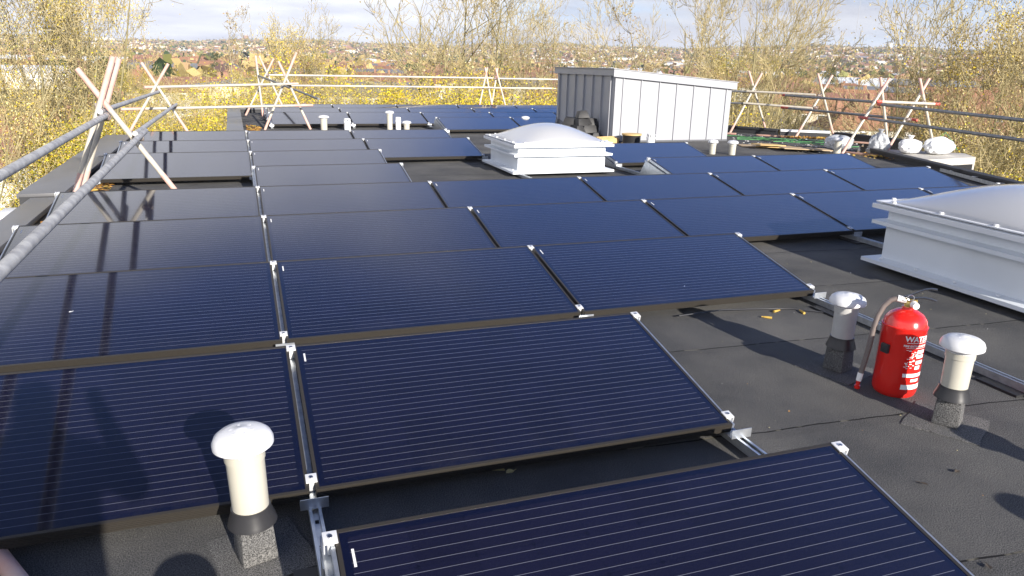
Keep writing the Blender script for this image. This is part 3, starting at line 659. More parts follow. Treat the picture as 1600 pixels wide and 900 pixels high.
for i in range(26):                              # small white pictogram shapes
    a = AC+random.uniform(-24, 4); z = .155+i*.0036; q = wrap(a, a+random.uniform(2, 8), z, z+random.uniform(.002, .005), '', WHITE, n=3); lb.add(q.v, q.f)
q = wrap(AC+8, AC+26, .150, .168, '', WHITE); lb.add(q.v, q.f)
q = wrap(AC-22, AC+42, .112, .130, '', WHITE); lb.add(q.v, q.f); q = wrap(AC+2, AC+30, .088, .102, '', WHITE); lb.add(q.v, q.f)
q = wrap(AC-22, AC+42, .050, .074, '', WHITE); lb.add(q.v, q.f)
lb.build('printed_label', WHITE, ex)
# ================================================================== SCAFFOLD EDGE PROTECTION
TR = .0245
def tube_mesh(root, a, b, name, m, ends=None, r=TR):
    a, b = Vector(a), Vector(b); o = MB().tube(a, b, r, n=16).build(name, m, root, smooth=True)
    if ends:
        d = (b-a).normalized()
        for p, s in ((a, 1), (b, -1)):
            MB().tube(p-d*s*.002, p+d*s*ends[1], r+.0012, n=16).build('painted_end', ends[0], o, smooth=True)
    return o
def coupler(root, p, axis, m=COUP):
    p = Vector(p); a = Vector(axis).normalized()
    c = MB(); c.tube(p-a*.028, p+a*.028, .037, n=10); c.tube(p+Vector((.03, -.03, -.025)), p+Vector((.03, -.03, .04)), .012, n=8); c.box(p.x-.045, p.x+.045, p.y-.02, p.y+.02, p.z-.03, p.z+.02)
    c.build('coupler', m, root, bevel=.004)
def xframe(base, legs, label, cps=(), m=PALETUBE, ends=(PINK, .5)):
    e = empty('scaffold_trestle', base, label=label, cat='scaffold frame', group='crossed scaffold tube frames')
    b = Vector(base)
    for (p, q) in legs: tube_mesh(e, Vector(p)-b, Vector(q)-b, 'leg', m, ends)
    for c in cps: coupler(e, Vector(c)-b, (1, 0, 0))
    return e
F1 = 'crossed pink and grey scaffold tubes standing nearest the camera at the left edge'
xframe((-1.2, 7.01, 0), [((-1.677, 7.011, 0.0), (-1.144, 7.011, 1.429)), ((-0.626, 7.062, 0.0), (-1.453, 7.062, 1.318)), ((-1.643, 7.174, 0.0), (-1.119, 7.174, 1.412))], F1, [(-1.273, 7.036, 0.898), (-1.016, 7.036, 0.71), (-1.307, 7.088, 1.001)], ends=(PINK, .42))
xframe((-1.5, 14.1, 0), [((-2.02, 14.08, -.05), (-1.18, 14.08, 1.28)), ((-.92, 14.14, .0), (-1.61, 14.14, 1.29))], 'crossed scaffold tubes at the left step behind the nearest frame', [(-1.42, 14.1, .80), (-1.16, 14.1, .56)], ends=(PINK, .4))
xframe((.85, 15.6, 0), [((.40, 15.6, 0), (1.11, 15.6, 1.53)), ((1.31, 15.66, 0), (.75, 15.66, 1.35))], 'tall crossed tubes in front of the rear panels left end', [(.93, 15.63, .90), (1.20, 15.66, .50)], ends=(PINK, .3))
xframe((.6, 19.6, 0), [((.10, 19.6, .0), (.86, 19.6, 1.38)), ((1.05, 19.66, .1), (.52, 19.66, 1.43)), ((.50, 19.2, 0), (.44, 19.7, 1.43))], 'far crossed tubes behind the tall left rear frame', [(.68, 19.63, .98), (.60, 19.63, .72)], ends=(PINK, .3))
xframe((7.2, 21.0, 0), [((7.0, 20.75, 0), (6.78, 20.9, 1.26)), ((6.55, 20.8, 0), (6.85, 20.9, 1.26)), ((7.45, 20.8, 0), (7.10, 20.9, 1.25)), ((6.95, 20.85, 0), (7.18, 20.95, 1.25))], 'narrow white scaffold uprights at the middle of the back edge', [(6.8, 20.9, .95), (7.1, 20.9, .95)], ends=(PINK, .3))
xframe((10.6, 10.1, 0), [((11.22, 10.1, 0), (10.74, 10.1, 1.34)), ((10.08, 10.05, 0), (10.90, 10.05, 1.33))], 'crossed scaffold tubes right of the vent and left of the white bags', [(10.66, 10.08, .92), (10.45, 10.06, .63)], ends=(PINK, .3))
xframe((11.6, 9.9, 0), [((12.11, 9.9, .03), (11.44, 9.9, 1.34)), ((10.98, 9.95, .0), (11.72, 9.95, 1.34))], 'rightmost crossed scaffold tubes standing among the white bags', [(11.60, 9.9, .92), (11.35, 9.92, .62)], ends=(PINK, .3))
xframe((11.9, 12.85, 0), [((12.41, 12.85, 0), (11.73, 12.85, 1.36)), ((11.40, 12.9, 0), (12.17, 12.9, 1.33))], 'crossed scaffold tubes in the middle of the right back edge', [(11.85, 12.86, .90), (11.80, 12.86, .64)], ends=(PINK, .3))
xframe((11.0, 14.0, 0), [((10.47, 14.0, 0), (11.16, 14.0, 1.33)), ((11.52, 14.05, 0), (10.84, 14.05, 1.37))], 'crossed scaffold tubes just right of the plant hut', [(10.98, 14.0, .92), (10.85, 14.0, .66)], ends=(PINK, .3))
# frame behind the camera on the left run
xframe((-1.35, -1.3, 0), [((-1.84, -1.3, 0), (-1.28, -1.3, 1.42)), ((-.86, -1.36, 0), (-1.67, -1.36, 1.29))], 'crossed scaffold tubes out of view at left behind the camera', [(-1.46, -1.33, .78)], ends=(PINK, .42))
def rail(a, b, label, m=GALV, ends=None, r=TR):
    a, b = Vector(a), Vector(b); mid = (a+b)/2
    e = empty('scaffold_rail', mid, label=label, cat='scaffold rail', group='horizontal scaffold rails')
    tube_mesh(e, a-mid, b-mid, 'tube', m, ends, r)
    return e
rail((-1.264, 7.371, 0.915), (-1.273, -3.556, 0.812), 'upper galvanised rail entering at the left edge and meeting the nearest frame', GALV, None, .026)
rail((-0.999, 7.499, 0.727), (-0.947, -3.556, 0.727), 'long lower galvanised rail sweeping over the left panels to the photo edge', GALV, None, .026)
rail((-1.29, 6.899, 0.954), (-1.38, 14.35, .80), 'upper rail from the nearest crossed frame back to the roof step')
rail((-1.024, 6.899, 0.757), (-1.13, 14.3, .58), 'lower rail from the nearest crossed frame back to the roof step')
rail((-1.60, 14.05, .88), (1.10, 15.55, .92), 'upper pale rail crossing from roof step to the tall rear frame', PALETUBE, (PINK, .15))
rail((-2.0, 14.0, .51), (1.36, 15.5, .50), 'lower pale rail crossing low in front of the rear frame', PALETUBE, (PINK, .4))
rail((.62, 20.0, .975), (7.0, 20.9, .965), 'upper pale rail along the back edge left of the middle uprights', PALETUBE)
rail((.9, 19.9, .725), (7.0, 20.8, .70), 'lower pale rail along the back edge left of the middle uprights', PALETUBE)
rail((6.8, 20.95, .955), (12.5, 21.3, .94), 'upper pale rail on the back edge running behind the hut', PALETUBE)
rail((6.9, 20.85, .69), (12.5, 21.2, .69), 'lower pale rail on the back edge running behind the hut', PALETUBE)
rail((.45, 19.6, .97), (1.5, 15.6, .62), 'short sloping brace between the two left rear frames', DARKTUBE)
rail((10.1, 15.1, .93), (11.0, 14.0, .915), 'short dark upper rail end emerging right of the hut', DARKTUBE, (REDT, .12))
rail((10.1, 15.1, .66), (10.95, 13.95, .655), 'short dark lower rail end emerging right of the hut', DARKTUBE, (REDT, .12))
rail((10.85, 14.05, .93), (11.75, 12.85, .915), 'upper pale rail between the two far right frames', PALETUBE)
rail((10.75, 14.0, .67), (11.75, 12.9, .63), 'lower pale rail between the two far right frames', PALETUBE)
rail((11.25, 13.3, .885), (11.0, 10.2, .90), 'upper dark rail linking middle right frame to the bag side frame', DARKTUBE, (REDT, .1))
rail((11.25, 13.3, .62), (11.55, 9.9, .61), 'lower dark rail with red end linking to the bag side frame', DARKTUBE, (REDT, .22))
rail((10.66, 10.02, .93), (11.9, 9.80, .90), 'short pale upper rail joining the two rightmost frames', PALETUBE, (REDT, .1))
rail((10.66, 9.98, .885), (8.6, 3.2, .89), 'upper long dark rail running out at the right photo edge', DARKTUBE, (REDT, .14))
rail((10.45, 10.15, .645), (8.9, 3.2, .62), 'lower long dark rail running out at the right photo edge', DARKTUBE, (REDT, .30))
# red painted tube end lying in the bottom left corner
rail((-1.02, 1.62, .03), (-.70, 1.05, .03), 'faded red tube end peeping in at the bottom left corner', PINK, None, .026)
# ================================================================== RIGHT SIDE CLUTTER
ct = empty('cable_tray', (9.73, 7.1, 0), label='long galvanised cable tray lying along the black right upstand', cat='cable tray')
a, b = Vector((10.2, 8.35, 0)), Vector((8.85, 5.0, 0)); d = (b-a).normalized(); ang = math.atan2(d.y, d.x); Tm = Matrix.Translation(a-Vector((9.73, 7.1, 0))) @ Matrix.Rotation(ang, 4, 'Z'); LL = (b-a).length
m = MB(); m.box(0, LL, -.09, .09, .02, .024, mat=Tm); m.box(0, LL, -.09, -.086, .024, .07, mat=Tm); m.box(0, LL, .086, .09, .024, .07, mat=Tm); m.build('tray', ALU, ct)
m = MB(); m.box(.1, LL, .12, .16, .02, .05, mat=Tm); m.build('side_channel', ALU, ct)
for i in range(5): MB().box(.35+i*.6, .39+i*.6, -.1, .17, .07, .078, mat=Tm).build('strap', ALUW, ct)
def cord(pts, label, m=GREEN, r=.009, name='green_hose', cat='hose'):
    o = MB().path(pts, r, 6).build(name, m, smooth=True); tag(o, label, cat, 'lengths of green hose'); return o
random.seed(5)
def wig(a, b, n=9, am=.07, z=.014):
    out = []
    for i in range(n):
        t = i/(n-1); out.append((a[0]+(b[0]-a[0])*t+random.uniform(-am, am), a[1]+(b[1]-a[1])*t+random.uniform(-am, am), z+.012*random.random()))
    return out
cord(wig((9.75, 13.3), (11.6, 11.9)), 'green hose lying furthest back on the debris strip')
cord(wig((9.8, 12.9), (11.2, 11.7)), 'green hose lying in the middle of the debris strip')
cord(wig((9.7, 12.6), (10.6, 12.0), 7, .12), 'short curled green hose nearest the hut corner')
cord(wig((10.4, 11.9), (11.3, 10.9), 8, .06), 'green hose ending beside the middle right frame')
cord([(12.15, 9.95, .25), (12.3, 9.9, .38), (12.4, 9.8, .22), (12.42, 9.7, .08)], 'green cord loop hanging right of the white bags', r=.008)
cd = empty('cardboard_sheets', (9.5, 10.9, 0), -.45, 'flattened brown cardboard sheets lying behind the fourth row panels', 'cardboard')
for i, (x, y, a, sx, sy) in enumerate([(-.25, .35, .1, .5, .2), (.05, .05, -.2, .55, .18), (.3, -.3, .15, .45, .16), (-.3, .0, .5, .3, .14)]):
    MB().box(-sx, sx, -sy, sy, .004+.022*i, .02+.022*i, mat=Matrix.Translation((x, y, 0)) @ Matrix.Rotation(a, 4, 'Z') @ Matrix.Rotation(.015*i, 4, 'Y')).build('sheet', [CARD, WOOD][i % 2], cd)
def plank(x, y, a, ln, wd, m, label, th=.03, z=.002):
    o = MB().box(-ln/2, ln/2, -wd/2, wd/2, 0, th).build('board', m, bevel=.003); o.location = (x, y, z); o.rotation_euler.z = a; tag(o, label, 'board', 'boards lying on the roof')
PKW = mat('pinkish_board', (.48, .28, .22), .7, noise=(8, (.40, .26, .20), .4, .7))
plank(11.05, 13.15, -.75, .8, .08, PKW, 'reddish board at the foot of the frame right of the hut')
plank(10.2, 13.9, -.8, .6, .12, PKW, 'reddish board under the frame beside the hut corner')
plank(11.2, 11.9, -.8, .7, .09, PARAD, 'black batten lying in front of the pale upstand')
plank(11.9, 11.9, -1.0, .9, .09, PKW, 'dark red board before the middle right frame')
plank(10.4, 9.95, -1.2, .6, .10, PKW, 'reddish brown board at the foot of the bag side frame')
plank(10.75, 9.6, -1.1, .5, .07, WOOD, 'small timber batten beside the orange leaves')
plank(9.75, 9.6, -.9, .12, .12, PKW, 'small pink block beside the last vent', .03)
plank(-2.32, 6.9, .1, .5, 1.2, WOOD, 'yellow timber scaffold board outside the left coping', .04, -.55)
plank(-2.30, 6.3, .1, .45, .25, mat('dark_board', (.22, .12, .05), .7), 'dark timber board under the yellow scaffold board', .04, -.75)
# plastic sacks
def sack(loc, s, m, label, seed, knot=True):
    e = empty('rubbish_sack', loc, label=label, cat='sack', group='plastic sacks by the right frames')
    rnd = np.random.RandomState(seed); n = 36; k = 22; mb = MB(); V = []
    ph = rnd.rand(8)*6.28
    for j in range(k+1):
        t = j/k; z = (1-math.cos(math.pi*t))/2
        base = math.sin(math.pi*min(1, t*1.0))**.55 if 0 < t < 1 else 0.02
        for i in range(n):
            a = 2*math.pi*i/n
            wr = 1+.09*math.sin(3*a+ph[0]+3*z)+.06*math.sin(7*a+ph[1]-6*z)+.05*math.sin(11*a+9*z+ph[2])+.04*math.sin(17*a-14*z+ph[3])
            V.append((s[0]*base*wr*math.cos(a), s[1]*base*wr*math.sin(a), s[2]*max(0.0, z*(1+.10*math.sin(2*a+ph[4])*t))))
    F = [(j*n+i, j*n+(i+1) % n, (j+1)*n+(i+1) % n, (j+1)*n+i) for j in range(k) for i in range(n)]
    mb.add(V, F); mb.build('sack_body', m, e, smooth=True)
    if knot:
        q = MB(); q.lathe([(.015, s[2]*.97), (.022, s[2]+.02), (.05, s[2]+.07), (.06, s[2]+.085), (.0, s[2]+.05)], 9); q.build('tied_neck', m, e, smooth=True)
    return e
sack((11.55, 9.35, .06), (.27, .20, .28), BAG, 'big white plastic sack on the canopy slab under the rightmost frame', 1, False)
sack((11.1, 9.55, .06), (.19, .17, .23), BAG, 'smaller white sack with blue print leaning on the big one', 2)
sack((10.85, 10.0, .02), (.17, .16, .34), BAGP, 'tall crumpled clear bag behind the bag side frame leg', 3)
sack((10.45, 10.55, .02), (.26, .22, .25), BAGP, 'grey see-through polythene bag left of the crossed tubes', 4, False)
# offcuts / litter on the debris strip
def scatter_leaves(name, polyfn, n, mats_, size, seed, label, cat, kind='stuff'):
    rnd = random.Random(seed); m = MB()
    for i in range(n):
        x, y, z = polyfn(rnd); a = rnd.uniform(0, 6.28); t = rnd.uniform(-.5, .5); s = size*rnd.uniform(.55, 1.3)
        Mx = Matrix.Translation((x, y, z)) @ Matrix.Rotation(a, 4, 'Z') @ Matrix.Rotation(t, 4, 'X')
        pts = [(-.5, 0, 0), (-.15, -.32, .06), (.3, -.22, .05), (.55, 0, .0), (.3, .22, .07), (-.15, .32, .03)]
        m.add([Mx @ Vector((p[0]*s, p[1]*s, p[2]*s*1.5)) for p in pts]+[Mx @ Vector((.08*s, 0, -.02*s))], [(k, (k+1) % 6, 6) for k in range(6)], rnd.randrange(len(mats_)))
    o = m.build(name, mats_); tag(o, label, cat, kind=kind); return o
scatter_leaves('fallen_leaves', lambda q: (q.choice((q.uniform(-1.78, -1.52), -1.78+abs(q.gauss(0, .07)))), q.uniform(4.6, 12.9), .006+.05*q.random()), 2200, [LEAFB, LEAFY, LEAFB], .06, 1, 'orange brown leaves drifted in the left gutter', 'leaves')
scatter_leaves('fallen_leaves', lambda q: (q.gauss(10.55, .22), q.gauss(9.55, .25), .006+.04*q.random()), 260, [LEAFB, LEAFY], .06, 2, 'orange leaves gathered at the foot of the right frames', 'leaves')
scatter_leaves('fallen_leaves', lambda q: (lambda t: (11.1+t*1.2+q.gauss(0, .06), 12.9-t*.6+q.gauss(0, .09), .006+.03*q.random()))(q.random()), 260, [LEAFB, LEAFY], .07, 3, 'brown leaves along the foot of the pale upstand', 'leaves')
scatter_leaves('fallen_leaves', lambda q: (q.uniform(0.05, .32), q.uniform(13.6, 16.2), .006+.04*q.random()), 240, [LEAFB, LEAFY], .07, 4, 'leaves along the rear left parapet foot', 'leaves')
scatter_leaves('small_litter', lambda q: (q.uniform(9.3, 12.0), q.uniform(10.2, 13.6), .006), 260, [WHITE, CARD, LABEL], .045, 5, 'scraps of paper and wood strewn on the debris strip', 'litter')
scatter_leaves('grit', lambda q: (q.uniform(1.7, 5.5), q.uniform(-.5, 4.2), .004), 130, [LEAFP, LABEL, LEAFB], .008, 6, 'tiny crumbs strewn over the bare felt', 'grit')
def leaf(x, y, z, a, s, m, label, curl=.35):
    M_ = MB(); pts = [(-.5, 0), (-.35, -.22), (0, -.34), (.3, -.2), (.55, 0), (.3, .22), (0, .33), (-.35, .2)]
    M_.add([(p[0]*s, p[1]*s, s*curl*(abs(p[1])*.9+.1*p[0]**2)) for p in pts]+[(0.05*s, 0, 0)], [(k, (k+1) % 8, 8) for k in range(8)])
    M_.tube((.5*s, 0, .002), (.85*s, .08*s, .001), .0012, n=5)
    o = M_.build('leaf', m); o.location = (x, y, z); o.rotation_euler = (.15, .1, a); tag(o, label, 'leaf', 'single fallen leaves')
leaf(.66, 1.50, .006, 2.6, .10, LEAFP, 'pale dry leaf in the shade before the front panel', .5); leaf(.72, 1.47, .006, .4, .04, LEAFP, 'small leaf fragment touching the pale dry leaf', .5)
leaf(2.37, .96, .006, .3, .03, LEAFD, 'small dark leaf furthest right on the sunlit felt'); leaf(2.17, .93, .006, 2.0, .03, LEAFD, 'curled dark leaf left of the furthest right leaf')
leaf(1.96, .49, .006, 1.0, .03, LEAFD, 'dark leaf at the bottom right beside the front panel'); leaf(1.62, 1.86, .03, 1.0, .06, LEAFY, 'yellow leaf under the second row right end')
leaf(-.95, 2.98, .10+.2, 1.0, .02, LABEL, 'tiny white flake on the third row left panel')
# ================================================================== BACKGROUND: trees, houses, town
def az_of(px): return float(np.interp(px, [0, 100, 200, 300, 400, 600, 800, 1000, 1200, 1337, 1400, 1600, 1900], [-13.3, -9.9, -6.3, -2.4, 1.7, 10.4, 19.6, 28.7, 37.5, 43.0, 45.4, 52.4, 60]))
def polar(az, d): return CAM.x+d*math.sin(R_(az)), CAM.y+d*math.cos(R_(az))
def arr_mesh(name, V, F, mi, mats):
    me = bpy.data.meshes.new(name); V = np.asarray(V, np.float32).reshape(-1, 3); F = np.asarray(F, np.int32); k = F.shape[1]
    me.vertices.add(len(V)); me.vertices.foreach_set('co', V.ravel()); me.loops.add(F.size); me.loops.foreach_set('vertex_index', F.ravel())
    me.polygons.add(len(F)); me.polygons.foreach_set('loop_start', np.arange(0, F.size, k, dtype=np.int32))
    for m in mats: me.materials.append(m)
    me.polygons.foreach_set('material_index', np.asarray(mi, np.int32)); me.update(calc_edges=True); me.validate(); return me
def segs_mesh(name, S, mats, leaf=None, nside=3):
    """S: list of (p0,p1,r0,r1,mat). leaf: (points, size, nmats)"""
    A = np.array([s[0] for s in S], float); B = np.array([s[1] for s in S], float); ra = np.array([s[2] for s in S]); rb = np.array([s[3] for s in S]); mi = np.array([s[4] for s in S])
    D = B-A; D /= np.linalg.norm(D, axis=1, keepdims=True)+1e-9
    ref = np.where(np.abs(D[:, 2:3]) > .9, np.array([[1., 0, 0]]), np.array([[0, 0, 1.]])); X = np.cross(D, ref); X /= np.linalg.norm(X, axis=1, keepdims=True); Y = np.cross(D, X)
    V = []
    for P, r in ((A, ra), (B, rb)):
        for k in range(nside):
            t = 2*math.pi*k/nside; V.append(P+(X*math.cos(t)+Y*math.sin(t))*r[:, None])
    V = np.stack(V, 1).reshape(-1, 3); n = len(S); b = np.arange(n)[:, None]*2*nside
    F = np.concatenate([b+np.array([[k, (k+1) % nside, nside+(k+1) % nside, nside+k]]) for k in range(nside)]); MI = np.tile(mi, nside)
    if leaf is not None and len(leaf[0]):
        P, s, nm, m0 = leaf; rs = np.random.RandomState(1); n = len(P)
        u = rs.normal(size=(n, 3)); u /= np.linalg.norm(u, axis=1, keepdims=True); v = np.cross(u, rs.normal(size=(n, 3))); v /= np.linalg.norm(v, axis=1, keepdims=True)
        sz = s*rs.uniform(.5, 1.35, (n, 1)); Q = np.stack([P-u*sz*.5, P+v*sz*.35, P+u*sz*.5, P-v*sz*.35], 1).reshape(-1, 3)
        F2 = len(V)+np.arange(n)[:, None]*4+np.array([[0, 1, 2, 3]]); V = np.concatenate([V, Q]); F = np.concatenate([F, F2]); MI = np.concatenate([MI, m0+rs.choice(nm, n)])
    return arr_mesh(name, V, F, MI, mats)
def grow(seed, H=12, stems=1, spread=.25, up=.35, lv=(7, 7, 5), ln=(.42, .3, .3), base=.25, minr=.007, wig=.13, first=.12, r0=.16, droop=0, stem_lean=.12):
    """branch skeleton: returns trunk segments (levels 0,1), twig segments, twig sample points"""
    rnd = random.Random(seed); T, Wg, P = [], [], []
    def rv(a): return Vector((rnd.gauss(0, a), rnd.gauss(0, a), rnd.gauss(0, a)))
    def branch(p, d, L_, r, lev):
        n = {0: 9, 1: 6, 2: 4, 3: 3}[lev]; step = L_/n; pts = []
        for i in range(n):
            d = (d+rv(wig*(.5 if lev == 0 else 1))+Vector((0, 0, up*(.25 if lev else .1)))-Vector((0, 0, droop if lev > 1 else 0))).normalized()
            q = p+d*step; ra, rb = r*(1-i/n*.85), r*(1-(i+1)/n*.85); ra, rb = max(ra, minr), max(rb, minr*.8)
            (T if lev < 2 else Wg).append((tuple(p), tuple(q), ra, rb, 0)); pts.append((q.copy(), d.copy(), rb, (i+1)/n)); p = q
            if lev >= 2: P.append(tuple(q))
        if lev < len(lv):
            for c in range(lv[lev]):
                t = first+(1-first)*(c+rnd.random())/lv[lev] if lev == 0 else .2+.8*(c+rnd.random())/lv[lev]
                q, dd, rr, tt = pts[min(n-1, int(t*n))]
                a = dd.orthogonal(); a.rotate(Matrix.Rotation(rnd.uniform(0, 6.283), 3, dd)); nd = (dd*(1-spread)+a*(spread+.35)).normalized()
                branch(q, nd, L_*ln[lev]*rnd.uniform(.7, 1.25)*(1.25-.7*tt if lev == 0 else 1), max(rr*.6, minr), lev+1)
    for s in range(stems):
        a = 6.283*s/stems+rnd.random(); l = stem_lean*rnd.uniform(.5, 1.4) if stems > 1 else .03
        branch(Vector((.15*math.cos(a), .15*math.sin(a), 0)), Vector((l*math.cos(a), l*math.sin(a), 1)).normalized(), H*rnd.uniform(.82, 1)*(1 if stems > 1 else .93), r0*(1 if stems == 1 else .7), 0)
    return T, Wg, P
def bark(name, c, c2): return mat(name, c, .85, noise=(3, c2, .35, .65))
BK1 = bark('bark_lichen', (.34, .30, .15), (.20, .17, .09)); BK2 = bark('bark_grey', (.20, .17, .12), (.12, .10, .07)); TWIG = bark('pale_twig', (.50, .42, .22), (.36, .29, .15)); BK3 = bark('bark_pale', (.36, .31, .22), (.24, .20, .14))
def lf(name, c): return mat(name, c, .65, spec=.3, **{'Subsurface Weight': 0.0})
L_TAN = lf('leaf_tan', (.42, .32, .13)); L_PALE = lf('leaf_pale', (.55, .46, .22)); L_YEL = lf('leaf_yellow', (.62, .46, .03)); L_YG = lf('leaf_yellow_green', (.36, .34, .04)); L_OLV = lf('leaf_olive', (.20, .20, .06)); L_BRN = lf('leaf_russet', (.30, .20, .10)); L_DG = lf('leaf_dark_green', (.035, .06, .02)); L_BY = lf('leaf_bright_yellow', (.74, .60, .04))
def foliage_pts(P, n, sp, seed, zmin=0):
    rs = np.random.RandomState(seed); P = np.array(P); P = P[P[:, 2] > zmin]; f = rs.normal(size=(3, 3))*1.1; wgt = np.clip(np.sin(P@f[0]+1)+np.sin(P@f[1]+2)+np.sin(P@f[2]), -.6, 2)+.75
    Q = P[rs.choice(len(P), n, p=wgt/wgt.sum())]; return Q+rs.normal(size=(n, 3))*sp
PROTO = {}
def proto(kind, seed, g, nleaf, size, mats_, leafm, sp=.18, bk=BK1, zmin=1.):
    T, Wg, P = grow(seed, **g)
    hm_ = float(np.percentile(np.array(P)[:, 2], 99.7)); k_ = 12./hm_; sc3 = lambda p: (p[0]*k_, p[1]*k_, p[2]*k_)
    T = [(sc3(a), sc3(b), c, d, e) for a, b, c, d, e in T]; Wg = [(sc3(a), sc3(b), c, d, e) for a, b, c, d, e in Wg]; P = [sc3(p) for p in P]
    tm = segs_mesh('trunk', T, [bk], nside=5)
    cm = segs_mesh('crown', Wg, [TWIG]+leafm, (foliage_pts(P, nleaf, sp, seed, zmin), size, len(leafm), 1))
    PROTO.setdefault(kind, []).append((tm, cm))
brushg = dict(H=12, stems=4, spread=.32, up=.35, lv=(9, 7, 5), ln=(.36, .36, .42), stem_lean=.2, first=.05, r0=.12)
for s in (1, 2, 3): proto('brush', s, brushg, 9000, .042, None, [L_TAN, L_PALE, L_TAN, L_YG, L_PALE], .22)
for s in (4, 5): proto('bare', s, dict(H=12, stems=3, spread=.30, up=.6, lv=(11, 9, 6), ln=(.46, .34, .36), stem_lean=.16, first=.10, r0=.17, wig=.10), 1100, .06, None, [L_PALE, L_TAN], .05, BK1)
for s in (6, 16): proto('slender', s, dict(H=12, stems=1, spread=.26, up=.8, lv=(14, 7, 4), ln=(.26, .34, .4), first=.35, r0=.10, wig=.09), 900, .07, None, [L_TAN, L_BRN], .06, BK3)
for s in (7, 8): proto('yellow', s, dict(H=12, stems=3, spread=.42, up=.15, lv=(10, 8, 5), ln=(.36, .36, .42), stem_lean=.22, first=.04, r0=.13), 26000, .062, None, [L_YEL, L_BY, L_YG, L_YEL, L_TAN], .27, BK2)
for s in (9, 10): proto('olive', s, dict(H=12, stems=3, spread=.42, up=.15, lv=(10, 8, 5), ln=(.36, .36, .42), stem_lean=.22, first=.04, r0=.13), 36000, .07, None, [L_YG, L_YEL, L_TAN, L_YEL, L_YG, L_OLV], .27, BK2)
for s in (11, 12): proto('fan', s, dict(H=12, stems=6, spread=.22, up=.45, lv=(11, 10, 7), ln=(.40, .34, .36), stem_lean=.34, first=.08, r0=.15, wig=.09), 5200, .045, None, [L_TAN, L_PALE, L_TAN], .08, BK1)
for s in (13, 14): proto('dark', s, dict(H=12, stems=1, spread=.5, up=.05, lv=(14, 8, 5), ln=(.30, .36, .4), first=.08, r0=.15), 16000, .15, None, [L_DG, L_DG, L_OLV], .25, BK2)
proto('feather', 15, dict(H=12, stems=5, spread=.2, up=.6, lv=(10, 8, 6), ln=(.34, .34, .4), stem_lean=.2, first=.3, r0=.10, wig=.09), 15000, .050, None, [L_PALE, L_PALE, L_TAN, L_YEL], .16, BK1, 2.5)
rt = random.Random(77)
def tree(kind, px, d, H, label, group, wide=1.0, az=None, idx=None, name=None):
    x, y = polar(az_of(px) if az is None else az, d); z = ground_z(x, y)-.05
    tm, cm = PROTO[kind][rt.randrange(len(PROTO[kind])) if idx is None else idx]
    nm = name or {'brush': 'scrub_tree', 'bare': 'bare_tree', 'slender': 'slender_tree', 'yellow': 'yellow_tree', 'olive': 'autumn_tree', 'fan': 'bare_tree', 'dark': 'evergreen_tree', 'feather': 'poplar_tree'}[kind]
    e = empty(nm, (x, y, z), rt.uniform(0, 6.28), label, 'tree', group); s = H/12.; e.scale = (s*wide, s*wide, s)
    for n_, m_ in (('trunk', tm), ('crown', cm)):
        o = bpy.data.objects.new(n_, m_); col.objects.link(o); o.parent = e
    return e
GT = 'tall autumn trees near the building'
# hand placed trees that stand out
tree('brush', 10, 27, 16.0, 'tall scrubby tree with small tan leaves at the left edge of the photo', GT, .9)
tree('feather', 62, 31, 17.5, 'second tall twiggy tree from the left edge, sky seen through it', GT, .8)
tree('feather', 115, 36, 16.8, 'tall twiggy tree whose right side fades into open sky at upper left', GT, .75)
tree('feather', 455, 46, 15.2, 'rounded pale yellow tree standing above the skyline over the tall left frames', GT, 1.0)
tree('brush', 440, 43, 12.2, 'bushy tan tree below the rounded pale yellow one', GT, 1.2)
tree('slender', 572, 52, 15.3, 'slim pale tree leaning left between the round tree and the bare trees', GT, 1.3, 0)
tree('brush', 600, 50, 12.9, 'tan bushy tree right of the slim pale tree', GT, 1.2)
tree('bare', 712, 38, 19.5, 'big bare tree with lichen covered trunk behind the middle uprights', GT, 1.0, idx=0)
tree('bare', 755, 40, 19.5, 'bare tree standing just right of the biggest bare trunk', GT, .9, idx=1)
tree('bare', 836, 42, 17.5, 'bare tree with single clear trunk left of the plant hut', GT, .62, idx=0)
tree('fan', 898, 41, 17.5, 'bare fan shaped tree rising directly above the plant hut', GT, .8, idx=0)
tree('slender', 1048, 44, 16.8, 'thin bare tree over the right half of the hut', GT, 1.3, idx=1)
tree('slender', 1098, 46, 17.5, 'slender bare tree with forked twigs left of the wide fan tree', GT, 1.1, idx=0)
tree('fan', 1175, 31, 17.5, 'wide fan shaped bare tree right of the hut', GT, .72, idx=1)
tree('fan', 1205, 36, 17, 'bare tree behind and right of the wide fan tree', GT, .6, idx=0)
tree('slender', 1437, 50, 15.2, 'lone thin sapling against the sky at the right', GT, .8, idx=0)
tree('fan', 1512, 33, 15.6, 'bare multi stemmed tree with dark base near the right edge', GT, .95, idx=0)
tree('feather', 1585, 30, 16.5, 'dense twiggy tree cut by the right edge of the photo', GT, .95)
tree('fan', 1660, 33, 16.5, 'bare tree just beyond the right edge of the photo', GT, .9)
tree('dark', 150, 120, 12.2, 'dark evergreen left of the white roofed sheds', GT, 1.2)
tree('dark', 175, 110, 11.0, 'lower dark evergreen behind the nearest crossed tubes', GT, 1.2)
tree('dark', 338, 420, 12, 'small dark evergreen on its own before the far hillside', GT, 1.4)
tree('dark', 1300, 185, 12.4, 'round dark green tree left of the pale sheds on the right', GT, 1.3)
tree('dark', 667, 190, 9, 'small dark round tree left of the big bare tree', GT, 1.2)
tree('olive', 1160, 75, 13.6, 'broad olive tree on the slope behind the wide fan tree', GT, 1.2)
